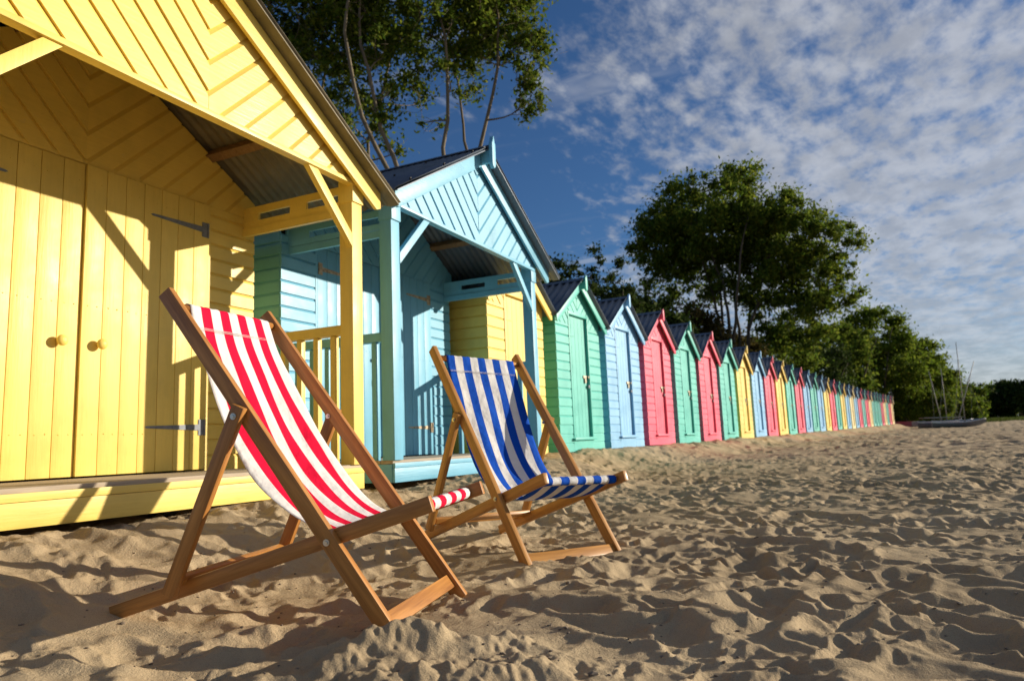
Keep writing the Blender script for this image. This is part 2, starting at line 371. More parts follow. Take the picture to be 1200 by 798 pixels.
def make_sand():
    r = np.concatenate([np.geomspace(.25, .9, 24)[:-1], np.geomspace(.9, 9., 640)[:-1], np.geomspace(9., 60, 230)[:-1], np.geomspace(60., 1500., 60)])
    a = np.concatenate([np.linspace(-180, 12, 50)[:-1], np.linspace(12, 20, 30)[:-1], np.linspace(20, 106, 880)[:-1], np.linspace(106, 125, 60)[:-1], np.linspace(125, 180, 16)[:-1]])
    a = np.radians(a); na, nr = len(a), len(r)
    A, Rr = np.meshgrid(a, r)
    X = (Rr*np.sin(A)).ravel(); Y = (Rr*np.cos(A)).ravel()
    Z = base_h(X, Y)+detail_h(X, Y)
    # keep sand under the deck floors
    co = np.empty((na*nr+1, 3), np.float32); co[:-1, 0] = X; co[:-1, 1] = Y; co[:-1, 2] = Z; co[-1] = (0, 0, ground_h(0, 0))
    i = np.arange(nr-1)[:, None]*na; j = np.arange(na)[None, :]; j2 = (j+1) % na
    q = np.stack([i+j, i+j2, i+na+j2, i+na+j], -1).reshape(-1, 4)[:, ::-1]
    tri = np.stack([np.full(na, na*nr), np.arange(na), (np.arange(na)+1) % na], -1)[:, ::-1]
    me = bpy.data.meshes.new('sand')
    nl = q.size+tri.size
    me.vertices.add(len(co)); me.vertices.foreach_set('co', co.ravel())
    me.loops.add(nl); me.loops.foreach_set('vertex_index', np.concatenate([q.ravel(), tri.ravel()]).astype(np.int32))
    nf = len(q)+len(tri); me.polygons.add(nf)
    st = np.concatenate([np.arange(len(q))*4, len(q)*4+np.arange(len(tri))*3]).astype(np.int32)
    me.polygons.foreach_set('loop_start', st)
    me.polygons.foreach_set('use_smooth', np.ones(nf, bool))
    me.update(calc_edges=True); me.validate()
    me.materials.append(sand_mat())
    o = bpy.data.objects.new('sand', me); C.objects.link(o); o['kind'] = 'structure'
    return o
make_sand()

# ------------------------------------------------------------------ big porch huts
def barge(mb, sx, xe, ztop, sl, vw, y0, y1, xo=0.):
    z = lambda x: ztop-sl*x
    p = [(0, z(0)), (xe, z(xe)), (xe, z(xe)-vw*.72), (xe-.05, z(xe-.05)-vw), (0, z(0)-vw)]
    mb.poly([(xo+sx*x, y0, zz) for x, zz in p], [(xo+sx*x, y1, zz) for x, zz in p])
def porch_hut(col, label, loc, ztop, bx, rx, tin, hinge_mat, by=1.077, finial=True, xo=0.):
    M, MX = PM[col], PMX[col]
    T = thing('porch_beach_hut', label, 'beach hut', loc, 0, 'beach huts in the row along the sand')
    hw, depth, zd, zb = 1.425, 3.6, -.10, 1.925
    sl = math.tan(math.radians(30.0)) if col == 'yellow' else math.tan(math.radians(29.6))
    ps = .115
    # floor, fascia
    m = MB()
    for i in range(9):
        m.box((-hw+.005, .024+i*.118, zd-.028), (hw-.005, .024+i*.118+.113, zd))
    m.build('deck_board', M_deckgrey, T, .003)
    m = MB(); m.box((-hw, 0, zd-.058), (hw, .022, zd-.022)); m.box((-hw, .004, -.268), (hw, .026, zd-.060))
    for s in (-1, 1): m.box((s*hw-(0 if s < 0 else .022), .03, -.268), (s*hw+(.022 if s < 0 else 0), by, zd-.03))
    m.build('fascia', MX, T, .002)
    for y in (.2, 3.0):
        for s in (-1, 0, 1): m = MB(); m.box((s*1.25-.06, y, -.8), (s*1.25+.06, y+.12, -.15)); m.build('foundation_pier', M_dark, T)
    # posts
    for s in (-1, 1):
        x0 = s*(hw-ps/2)
        m = MB(); m.box((x0-ps/2, .001, zd), (x0+ps/2, ps, 1.80)); m.box((x0-ps/2-.006, -.012, 1.80), (x0+ps/2+.006, ps+.004, 1.965))
        m.build('porch_post', M, T, .004)
    # tie beam
    m = MB(); m.box((-hw+.03, -.020, zb), (hw-.03, .045, zb+.032)); m.build('tie_beam', MX, T, .004)
    # gable chevron cladding
    zt = ztop-.03; xe = (zt-(zb+.043))/sl
    for (yy, base, xm, nm, bw) in ((.012, zb+.033, hw-.04, 'gable_cladding', 1.), (by, 1.86, hw-.004, 'rear_gable_cladding', 1.)):
        m = MB()
        ym = yy
        tri = [(0, base), (xm, base), (xm, zt-sl*xm-.02), (0, zt-.02)]
        if tri[2][1] < base: 
            xx = (zt-.02-base)/sl; tri = [(0, base), (xx, base), (0, zt-.02)]
        for s in (-1, 1):
            pl = [(s*x, z) for x, z in tri]
            strips(m, pl, lambda a, b, h, ym=ym: (a+xo, ym-h, b), (-s*.7071, .7071), .134, .018, .2, -.005)
        m.box((-xm, ym+.004, base), (xm, ym+.02, base+.02))
        m.build(nm, MX, T)
    # barge boards, finial
    for s in (-1, 1):
        m = MB(); barge(m, s, bx[(s+1)//2], ztop-.028, sl, .165 if col == 'yellow' else .16, -.062, -.036, xo); m.build('barge_board', MX, T, .003)
        # purlins
        for xp in (.45, .98):
            zz = ztop-sl*xp-.045
            A = Matrix.Translation((xo+s*xp, 0, zz)) @ Matrix.Rotation(s*math.atan(sl), 4, 'Y')
            mm = MB(); mm.box((-.035, -.03, -.035), (.035, by+.05, .03), A); mm.build('purlin', M_bare if xp < .9 or col != 'yellow' else M_bare, T, .003)
        # roof sheet
        m = MB(); e = .012
        rx_ = rx[(s+1)//2]; corrug(m, xo, ztop-.004, xo+s*rx_, ztop-.004-sl*rx_, -.155, depth+.15, .076, .009)
        RS = m.build('roof_sheet', tin, T, smooth=True)
        m = MB()
        p = [(.0, ztop-.016), (rx_-.01, ztop-.016-sl*(rx_-.01)), (rx_-.01, ztop-.028-sl*(rx_-.01)), (0, ztop-.028)]
        m.poly([(xo+s*x, -.148, z) for x, z in p], [(xo+s*x, -.064, z) for x, z in p]); m.build('verge_flashing', tin, T, .002)
        for i in range(7):
            for xx in (.25, .8, 1.35):
                y = -.1+i*.53; c = Vector((xo+s*xx, y, ztop-sl*xx+.006))
                m = MB(); m.cyl(c, c+Vector((s*.0075, 0, .013)), .011, 6)
                m.build('roof_screw', M_black, RS)
        # eave plate with two vent slots
        xa, xb = s*(hw-ps), s*(hw-ps+.022)
        lo, hi = min(xa, xb), max(xa, xb)
        m = MB(); yb = by-.005
        m.box((lo, ps+.006, 1.872), (hi, yb, 1.93)); m.box((lo, ps+.006, 1.765), (hi, yb, 1.815))
        for y0, y1 in ((ps+.006, ps+.012), (.43, .59), (.91, yb)): m.box((lo, y0, 1.815), (hi, y1, 1.872))
        m.box((lo-(.012 if s > 0 else 0), ps+.006, 1.70), (hi+(.012 if s < 0 else 0), yb, 1.76))
        m.build('eave_plate', MX, T)
        # brace
        m = MB(); a = Vector((s*(hw-ps+.005), .03, 1.50)); b = Vector((s*(hw-ps-.415), .03, 1.925))
        d = (b-a).normalized()
        # plumb cuts by polygon
        w = .068; nrm = Vector((-d.z, 0, d.x))*w
        a2 = a+Vector((0, 0, -w*1.35)) if True else a
        pts = [a, b, b+Vector((-s*w*1.35, 0, 0))*-1*-1, a+Vector((0, 0, w*1.38))]
        pts = [Vector((s*(hw-ps), 0, 1.455)), Vector((s*(hw-ps), 0, 1.55)), Vector((s*(hw-ps-.375), 0, zb)), Vector((s*(hw-ps-.47), 0, zb))]
        m.poly([(p.x, -.004, p.z) for p in pts], [(p.x, .040, p.z) for p in pts]); m.build('brace', M, T, .003)
        # railing
        xr = s*(hw-.06)
        m = MB(); m.box((xr-.035, ps+.002, .828), (xr+.035, by-.008, .90))
        R = m.build('railing', PMX[col], T, .004)
        y = ps+.075
        while y < by-.06:
            mm = MB(); mm.box((xr-.022, y, zd), (xr+.022, y+.045, .826)); mm.build('baluster', M, R, .003)
            y += .157
    # rear wall: boards beside the doors, door frame
    m = MB()
    for s in (-1, 1):
        pl = [(s*.985, zd), (s*(hw-.004), zd), (s*(hw-.004), 1.858), (s*.985, 1.858)]
        strips(m, pl, lambda a, b, h: (a, by-h, b), (0, 1), .112, .018, .22, zd, .014)
        m.box((min(s*.962, s*.985), by-.020, zd), (max(s*.962, s*.985), by+.03, 1.858))
    # side walls
    for s in (-1, 1):
        zt2 = ztop-.03-sl*hw
        pl = [(by, -.2), (depth, -.2), (depth, zt2), (by, zt2)]
        strips(m, pl, lambda a, b, h, s=s: (s*(hw-.018+h), a, b), (0, 1), .112, .018, .22, zd, .014)
    pl = [(-hw, -.2), (hw, -.2), (hw, ztop-.03-sl*hw), (0, ztop-.03), (-hw, ztop-.03-sl*hw)]
    m.poly([(x, depth, z) for x, z in pl], [(x, depth-.03, z) for x, z in pl])
    m.build('wall', MX, T)
    m = MB(); m.box((-1.0, by-.012, 1.858), (1.0, by+.02, 1.885)); m.build('door_header', MX, T, .002)
    m = MB(); m.box((-hw+.02, by+.05, -.15), (hw-.02, depth-.05, -.11)); m.build('floor', M_bare, T)
    # doors: seven vertical boards each, right leaf laps the left one
    for s in (-1, 1):
        yo = by-(.030 if s > 0 else .012)
        x0, x1 = (0.0, .957) if s > 0 else (-.957, -.012)
        if s < 0: x1 = .0
        n = 7; w = (x1-x0)/n; m = MB()
        for i in range(n):
            m.box((x0+i*w+.0022, yo-.004, zd+.012), (x0+(i+1)*w-.0022, yo+.022, 1.852))
            for zn in (.16, .95, 1.74):
                for xn in (.28, .72): m.cyl((x0+(i+xn)*w, yo-.0055, zn+random.uniform(-.008, .008)), (x0+(i+xn)*w, yo-.003, zn), .0045, 6)
        m.box((x0+.01, yo+.008, zd+.02), (x1-.01, yo+.026, 1.84))
        D = m.build('door', M, T, .0025)
        kx = (.115 if s > 0 else -.125)
        if col == 'yellow':
            mm = MB(); mm.cyl((kx, yo-.006, .715), (kx, yo-.03, .715), .014, 12); mm.ball((kx, yo-.045, .715), .033, (1, .75, 1), 20)
            mm.build('knob', M, D, smooth=True)
        elif s < 0:
            mm = MB(); mm.box((kx-.03, yo-.03, .86), (kx+.06, yo-.008, .885)); mm.box((kx+.0, yo-.04, .62), (kx+.045, yo-.008, .68)); mm.cyl((kx+.022, yo-.025, .66), (kx+.022, yo-.025, .72), .02, 10)
            mm.build('bolt', M_iron, D)
        for zh in (.205, 1.655):
            mm = MB(); xh = s*.935; y_ = yo-.0095
            p = [(0, .055), (.045, .055), (.045, .021), (.46, .007), (.475, 0), (.46, -.007), (.045, -.021), (.045, -.055), (0, -.055)]
            mm.poly([(xh-s*a, y_, zh+b) for a, b in p], [(xh-s*a, y_+.005, zh+b) for a, b in p])
            mm.cyl((xh+s*.005, y_-.002, zh-.055), (xh+s*.005, y_-.002, zh+.055), .008, 8)
            for a in (.02, .14, .26, .38): mm.cyl((xh-s*a, y_-.003, zh), (xh-s*a, y_+.001, zh), .006, 6)
            mm.build('strap_hinge', hinge_mat, D)
    if finial:
        m = MB()
        p = [(-.045, ztop-.19), (-.03, ztop-.215), (0, ztop-.235), (.03, ztop-.215), (.045, ztop-.19), (.045, ztop+.02), (.028, ztop+.04), (.006, ztop+.10), (-.006, ztop+.10), (-.028, ztop+.04), (-.045, ztop+.02)]
        m.poly([(x*.8+xo, -.205, z) for x, z in p], [(x*.8+xo, -.165, z) for x, z in p])
        m.box((xo-.022, -.165, ztop-.17), (xo+.022, -.062, ztop-.045))
        m.build('finial', M, T, .003)
    m = MB()
    for s in (-1, 1):
        A = Matrix.Translation((xo, 0, ztop+.022)) @ Matrix.Rotation(s*math.atan(sl), 4, 'Y')
        m.box((min(0, s*.13), -.15, -.003), (max(0, s*.13), depth+.15, .0), A)
    m.build('ridge_cap', tin, T)
    return T
YH = porch_hut('yellow', 'large yellow porch hut with round door knobs, nearest at the left edge', (2.83, 3.2, 0), 2.865, (1.58, 1.58), (1.71, 1.71), M_tin_old, M_iron)
BH = porch_hut('blue', 'large pale blue porch hut with railings and a pointed gable finial, behind the blue deckchair', (6.085, 3.22, .012), 2.915, (1.52, 1.625), (1.62, 1.76), M_tin, M_rusty, 1.16, xo=.07)

# ------------------------------------------------------------------ small huts
GROUP = 'beach huts in the row along the sand'
def small_hut(col):
    M, MX = PM[col], PMX[col]
    T = thing('beach_hut', '', 'beach hut', (0, 0, 0), 0, GROUP)
    hw, dep, hs, za = .815, 2.1, 1.97, 2.64     # heights above the hut base
    sl = (za-1.99)/.95
    zt = lambda x: za-.03-sl*x
    dx = .335; dtop = 2.06; db = .21
    m = MB()
    zw = 1.90
    for s in (-1, 1):
        pl = [(s*(dx+.03), 0), (s*hw, 0), (s*hw, zw), (s*(dx+.03), zw)]
        strips(m, pl, lambda a, b, h: (a, -h, b), (0, 1), .133, .018, .2, 0, .014)
    m.box((-dx-.03, -.018, 0), (dx+.03, -.0, db))
    for s in (-1, 1):
        pl = [(0, 0), (dep, 0), (dep, zt(hw)), (0, zt(hw))]
        strips(m, pl, lambda a, b, h, s=s: (s*(hw-.018+h), a, b), (0, 1), .133, .018, .2, 0, .014)
    pl = [(-hw, 0), (hw, 0), (hw, zt(hw)), (0, zt(0)), (-hw, zt(hw))]
    m.poly([(x, dep, z) for x, z in pl], [(x, dep-.03, z) for x, z in pl])
    m.build('wall', MX, T)
    m = MB()   # chevron gable, split round the door head
    for s in (-1, 1):
        top = zt(hw-.002)
        for pl in ([(0, dtop+.045), (dx+.03, dtop+.045), (dx+.03, zt(dx+.03)), (0, zt(0))],
                   [(dx+.03, zw), (hw-.002, zw), (hw-.002, max(top, zw+.01)), (dx+.03, zt(dx+.03))]):
            pl = [(s*x, z) for x, z in pl]
            strips(m, pl, lambda a, b, h: (a, -h-.001, b), (-s*.7071, .7071), .125, .018, .16, .03, .014)
    m.build('gable_cladding', MX, T)
    m = MB()
    for s in (-1, 1): m.box((min(s*dx, s*(dx+.03)), -.026, db), (max(s*dx, s*(dx+.03)), .03, dtop+.0))
    m.box((-dx-.03, -.027, dtop), (dx+.03, .03, dtop+.045)); m.build('door_frame', M, T, .002)
    m = MB(); n = 5; w = 2*dx/n
    for i in range(n): m.box((-dx+i*w+.003, .020, db), (-dx+(i+1)*w-.003, .04, dtop-.004))
    m.box((-dx+.004, .034, db), (dx-.004, .05, dtop-.004))
    D = m.build('door', M, T)
    mm = MB(); mm.box((.16, .006, 1.115), (.30, .018, 1.155)); mm.box((.20, -.004, 1.04), (.245, .012, 1.115)); mm.cyl((.31, .01, 1.135), (.31, -.02, 1.135), .016, 8)
    mm.build('hasp', M_brass, D)
    mm = MB(); mm.box((.285, -.022, .965), (.325, -.004, 1.01)); mm.build('padlock', M_iron, D)
    for zh in (.55, 1.75):
        mm = MB(); mm.box((-dx+.01, .013, zh-.012), (-dx+.24, .019, zh+.012)); mm.build('strap_hinge', M, D)
    m = MB(); m.box((-dx-.07, -.065, db-.045), (dx+.07, -.018, db-.012))
    m.build('sill', M, T, .003)
    m = MB(); m.box((-hw+.03, .03, -.5), (hw-.03, dep-.05, .01)); m.build('base', M_dark, T)
    for s in (-1, 1):
        m = MB(); barge(m, s, .95, za-.02, sl, .135, -.115, -.090); m.build('barge_board', MX, T, .003)
        m = MB(); corrug(m, 0, za, s*1.0, za-sl*1.0, -.17, dep+.12, .125, .016, 6); m.build('roof_sheet', M_tin, T, smooth=True)
    m = MB()
    for s in (-1, 1):
        A = Matrix.Translation((0, 0, za+.022)) @ Matrix.Rotation(s*math.atan(sl), 4, 'Y')
        m.box((min(0, s*.10), -.165, -.003), (max(0, s*.10), dep+.12, 0.), A)
    m.build('ridge_cap', M_tin, T)
    m = MB()
    p = [(-.035, za-.17), (0, za-.2), (.035, za-.17), (.035, za-.01), (.006, za+.05), (-.006, za+.05), (-.035, za-.01)]
    m.poly([(x, -.205, z) for x, z in p], [(x, -.172, z) for x, z in p]); m.box((-.025, -.172, za-.16), (.025, -.115, za-.05)); m.build('finial', M, T, .003)
    return T
seq = ['yellow', 'green', 'skyblue', 'pink', 'green', 'pink', 'green', 'yellow', 'skyblue', 'pink', 'yellow', 'green', 'pink',
       'skyblue', 'green', 'skyblue', 'yellow', 'pink', 'green', 'yellow', 'skyblue', 'cream', 'skyblue', 'pink', 'teal', 'pink',
       'cream', 'teal', 'green', 'teal', 'pink', 'cream', 'teal', 'pink', 'cream']
CN = dict(yellow='yellow', green='mint green', skyblue='pale blue', pink='pink', cream='cream', teal='teal')
ORD = ['first', 'second', 'third', 'fourth', 'fifth', 'sixth', 'seventh', 'eighth', 'ninth', 'tenth', 'eleventh', 'twelfth',
       'thirteenth', 'fourteenth', 'fifteenth', 'sixteenth', 'seventeenth', 'eighteenth', 'nineteenth', 'twentieth', 'twenty-first',
       'twenty-second', 'twenty-third', 'twenty-fourth', 'twenty-fifth', 'twenty-sixth', 'twenty-seventh', 'twenty-eighth',
       'twenty-ninth', 'thirtieth', 'thirty-first', 'thirty-second', 'thirty-third', 'thirty-fourth', 'thirty-fifth']
proto = {}
for i, col in enumerate(seq):
    k = i-1
    kk = k if k < 14 else 14+(k-14)*20./19.
    if col not in proto: o = proto[col] = small_hut(col)
    else: o = copy_tree(proto[col])
    x, y, z = KX(kk), KY(kk), KZ(max(kk, 0))
    ang = math.atan2(KY(kk+.5)-KY(kk-.5), KX(kk+.5)-KX(kk-.5))
    if k == -1: x, y, ang = 7.70+.815, 3.95, -.02
    o.location = (x, y, z+random.uniform(-.012, .012)); o.rotation_euler = (0, random.uniform(-.004, .004), ang)
    if i == 0: lab = 'yellow narrow hut directly behind the big blue porch hut, before the first green hut'
    elif i == len(seq)-1: lab = 'cream narrow hut at the far end of the row, beside the red boat'
    else: lab = '%s narrow hut, %s past the porch huts, between %s and %s' % (CN[col], ORD[i], CN[seq[i-1]], CN[seq[i+1]])
    o['label'] = lab

# ------------------------------------------------------------------ deckchairs
def deckchair(name, label, O, head, roll, prof, mwood, mfab, nst, fabric, corr=None):
    h = math.radians(head); rc = math.radians(roll)
    fw = Vector((math.cos(h), math.sin(h), 0)); lf = Vector((-math.sin(h), math.cos(h), 0)); up = Vector((0, 0, 1))
    l2 = math.cos(rc)*lf+math.sin(rc)*up; u2 = -math.sin(rc)*lf+math.cos(rc)*up
    T = thing(name, label, 'deckchair', (O[0], O[1], -.5), 0, 'wooden deckchairs on the sand')
    T.matrix_world = Matrix.Translation((O[0], O[1], -.5)) @ Matrix((fw, l2, u2)).transposed().to_4x4()
    # local frame: x forward, y towards picture right, z up; profile z is relative to world 0 -> shift .5
    P = {k: Vector((v[0], 0, v[1]+.5)) for k, v in prof.items()}
    corr = corr or {}
    def pt(n, s, lat):
        c = corr.get((n, s), (0, 0)); return P[n]+Vector((c[0], s*lat, c[1]))
    def rail(nm, a, b, w, t, ext0=0., ext1=0.):
        d = (b-a).normalized(); A, B = a-d*ext0, b+d*ext1
        m = MB(); ln = (B-A).length
        side = Vector((0, 1, 0)); side = (side-d*side.dot(d)).normalized(); up_ = d.cross(side)
        o_ = m
        o_.box((0, -t/2, -w/2), (ln, t/2, w/2))
        ob = m.build(nm, mwood, T, .0045)
        ob.matrix_local = Matrix.Translation(A) @ Matrix((d, side, up_)).transposed().to_4x4()
        return ob
    FW, FT = .052, .026
    for s in (-1, 1):
        r = rail('back_rail', pt('T', s, .287), pt('Ft', s, .287), FW, FT, .02, .03)
        r2 = rail('seat_rail', pt('Fe', s, .255), pt('Re', s, .255), FW*.96, FT, .025, .03)
        r3 = rail('prop_leg', pt('Pb', s, .287+(.0265 if s < 0 else .0265)), pt('N', s, .287+.0265), FW*.9, FT*.95, .035, .012)
        # bolts
        for nm, lat in (('Pb', .287+.0265+.013 if True else 0), ('Q', .287+.013)):
            for side in ((s,) if nm == 'Q' else (s,)):
                q = pt(nm, s, lat); m = MB(); m.cyl(q, q+Vector((0, s*.0035, 0)), .0105, 16); m.cyl(q, q+Vector((0, s*.008, 0)), .006, 6)
                m.build('bolt', M_steel, T)
        q = pt('Pb', s, .287-.013); m = MB(); m.cyl(q, q+Vector((0, -s*.004, 0)), .0095, 16); m.cyl(q, q+Vector((0, -s*.009, 0)), .0055, 6); m.build('bolt', M_steel, T)
    def xbar(nm, n, lat, w, t, off=(0, 0), dirn=None, rnd=False, bev=.004):
        a = pt(n, -1, lat)+Vector((off[0], 0, off[1])); b = pt(n, 1, lat)+Vector((off[0], 0, off[1]))
        m = MB()
        if rnd: m.cyl((0, 0, 0), ((b-a).length, 0, 0), w/2, 20)
        else: m.box((0, -t/2, -w/2), ((b-a).length, t/2, w/2))
        ob = m.build(nm, mwood, T, bev if not rnd else 0, smooth=rnd)
        d = (b-a).normalized(); z = Vector(dirn).normalized(); z = (z-d*z.dot(d)).normalized(); y = z.cross(d)
        ob.matrix_local = Matrix.Translation(a) @ Matrix((d, y, z)).transposed().to_4x4(); return ob
    dT = (P['Ft']-P['T']).normalized(); dF = (P['Re']-P['Fe']).normalized()
    tb = P['T']+dT*.045
    xbar('top_bar', 'T', .274, .03, .024, (dT.x*.045, dT.z*.045), dT, True)
    xbar('foot_bar', 'Ft', .274, .052, .024, (-dT.x*.045, -dT.z*.045), dT)
    fb = P['Fe']+dF*.035
    xbar('front_bar', 'Fe', .242, .032, .026, (dF.x*.035, dF.z*.035), dF, True)
    # notched rear rails' cross slat & prop bar
    xbar('rear_slat', 'N', .242, .075, .020, (-dF.x*.12+.0, -dF.z*.12+.010), dF)
    xbar('prop_bar', 'N', .290, .034, .024, ((P['Pb']-P['N']).normalized().x*.035, (P['Pb']-P['N']).normalized().z*.035), (P['Pb']-P['N']))
    # canvas: profile curve, wrapped round both bars
    r = .0185
    prof2 = []
    # hem loop at the top bar
    for a in (200, 240, 280, 320, 360, 400, 440):
        t = math.radians(a); prof2.append((tb.x+r*math.cos(t), tb.z+r*math.sin(t)))
    top = list(prof2)
    # loop starts behind/below bar, passes over the front and then hangs down behind
    ang0 = math.atan2(dT.z, dT.x)     # loop runs from underneath, round the back and over the bar to the sitter's side
    top = [(tb.x+r*math.cos(ang0+math.radians(a)), tb.z+r*math.sin(ang0+math.radians(a))) for a in (340, 315, 290, 265, 240, 215, 190, 165, 140, 115, 90)]
    ctrl = [(x, z+.5) for x, z in fabric[1]]; ctrl2 = [(x, z+.5) for x, z in fabric[0]]
    def cr(pts, n=10):
        out = []
        for i in range(len(pts)-1):
            p0 = pts[max(i-1, 0)]; p1 = pts[i]; p2 = pts[i+1]; p3 = pts[min(i+2, len(pts)-1)]
            for k in range(n):
                t = k/n
                out.append(tuple(.5*((2*p1[c])+(-p0[c]+p2[c])*t+(2*p0[c]-5*p1[c]+4*p2[c]-p3[c])*t*t+(-p0[c]+3*p1[c]-3*p2[c]+p3[c])*t**3) for c in (0, 1)))
        out.append(pts[-1]); return out
    rf = .0195
    end = [(fb.x+rf*math.cos(math.radians(a)), fb.z+rf*math.sin(math.radians(a))) for a in (135, 105, 75, 45, 10, -25, -60, -95, -130)]
    mid = cr([top[-1]]+ctrl+[end[0]], 12)
    curve = top[:-1]+mid[:-1]+end+[(end[-1][0]-.02, end[-1][1]+.0)]
    curve_l = top[:-1]+cr([top[-1]]+ctrl2+[end[0]], 12)[:-1]+end+[(end[-1][0]-.02, end[-1][1]+.0)]
    nU = 28; wdt = .225
    bm = bmesh.new(); uvl = bm.loops.layers.uv.new('UVMap'); grid = []
    Ls = [0.]
    for a, b in zip(curve, curve[1:]): Ls.append(Ls[-1]+math.hypot(a[0]-b[0], a[1]-b[1]))
    tot = Ls[-1]
    for i, (x, z) in enumerate(curve):
        f = min(max((Ls[i]-.12)/(tot-.24), 0), 1); f2 = math.sin(PI*f)
        row = []
        nx = curve[min(i+1, len(curve)-1)][0]-curve[max(i-1, 0)][0]; nz = curve[min(i+1, len(curve)-1)][1]-curve[max(i-1, 0)][1]
        ln = math.hypot(nx, nz) or 1; nx, nz = nx/ln, nz/ln
        for j in range(nU+1):
            u = -1+2*j/nU
            sag = f2*.010*(u*u)*(1)              # edges curl up slightly towards the sitter
            wob = f2*.0045*math.sin(u*5+f*9)+f2*.003*math.sin(u*11-f*17)+.0012*math.sin(u*31+f*5)*max(0, 1-6*min(f, 1-f))
            ww = wdt*(1.03-.04*f2)
            d_ = sag+wob
            q = (1-u)/2; q = q**1.3
            xx, zz_ = x+(curve_l[i][0]-x)*q, z+(curve_l[i][1]-z)*q
            row.append(bm.verts.new((xx-nz*d_, u*ww, zz_+nx*d_)))
        grid.append(row)
    for i in range(len(grid)-1):
        for j in range(nU):
            fc = bm.faces.new((grid[i][j], grid[i][j+1], grid[i+1][j+1], grid[i+1][j]))
            for lp, (ii, jj) in zip(fc.loops, ((i, j), (i, j+1), (i+1, j+1), (i+1, j))):
                lp[uvl].uv = (jj/nU, Ls[ii]/.45)
            fc.smooth = True
    me = bpy.data.meshes.new('canvas_seat'); bm.to_mesh(me); bm.free(); me.materials.append(mfab)
    cv = bpy.data.objects.new('canvas_seat', me); C.objects.link(cv); cv.parent = T
    sd = cv.modifiers.new('thick', 'SOLIDIFY'); sd.thickness = .0016; sd.offset = 0
    # stitched hem line
    m = MB(); i = next(i for i, l in enumerate(Ls) if l > .155)
    for off in (0., .006):
        x, z = curve[i]; nx, nz = curve[i+1][0]-curve[i][0], curve[i+1][1]-curve[i][1]; ln = math.hypot(nx, nz); nx /= ln; nz /= ln
        x += nx*off; z += nz*off
        for j in range(60):
            u0, u1 = -wdt*.985+j*2*wdt*.985/60, -wdt*.985+(j+.7)*2*wdt*.985/60
            for (sgn) in (1, -1): m.box((x-.0006+nz*.0016*sgn*-1, u0, z-.0006+nx*.0016*sgn), (x+.0006+nz*.0016*sgn*-1, u1, z+.0006+nx*.0016*sgn))
    m.build('hem_stitching', plain('thread_'+name, (.75, .72, .7), .8), cv)
    return T
profR = dict(T=(-.581, .545), Pb=(-.304, .130), Q=(0, -.265), Ft=(.203, -.539), Fe=(.304, -.167), Re=(-.791, -.490), N=(-.545, -.414))
profB = dict(T=(-.558, .503), Pb=(-.305, .120), Q=(0, -.262), Ft=(.218, -.557), Fe=(.286, -.171), Re=(-.657, -.472), N=(-.547, -.423))
fabR = ([(-.520, .400), (-.478, .276), (-.434, .150), (-.385, .040), (-.312, -.075), (-.225, -.160), (-.13, -.222), (.0, -.262), (.12, -.242), (.215, -.200)],
        [(-.500, .400), (-.448, .290), (-.39, .180), (-.318, .055), (-.235, -.065), (-.147, -.165), (-.06, -.228), (.04, -.255), (.13, -.235), (.22, -.196)])
fabB = ([(-.495, .38), (-.445, .25), (-.395, .115), (-.340, -.01), (-.27, -.120), (-.18, -.210), (-.08, -.260), (.03, -.275), (.12, -.250), (.205, -.203)],
        [(-.490, .40), (-.440, .27), (-.385, .125), (-.330, -.0), (-.262, -.115), (-.17, -.205), (-.07, -.257), (.03, -.272), (.12, -.248), (.205, -.202)])
deckchair('red_striped_deckchair', 'wooden deckchair with red and white striped canvas, nearest the camera', (2.096, 1.552), -79.28, 1.53, profR,
          M_teak, stripes_mat('canvas_red', (.86, .85, .84), (.84, .006, .055), 9), 9, fabR)
deckchair('blue_striped_deckchair', 'wooden deckchair with blue and white striped canvas, in front of the blue hut', (3.339, 1.443), -115.84, -2.02, profB,
          M_teak2, stripes_mat('canvas_blue', (.006, .10, .60), (.86, .85, .84), 9), 9, fabB)

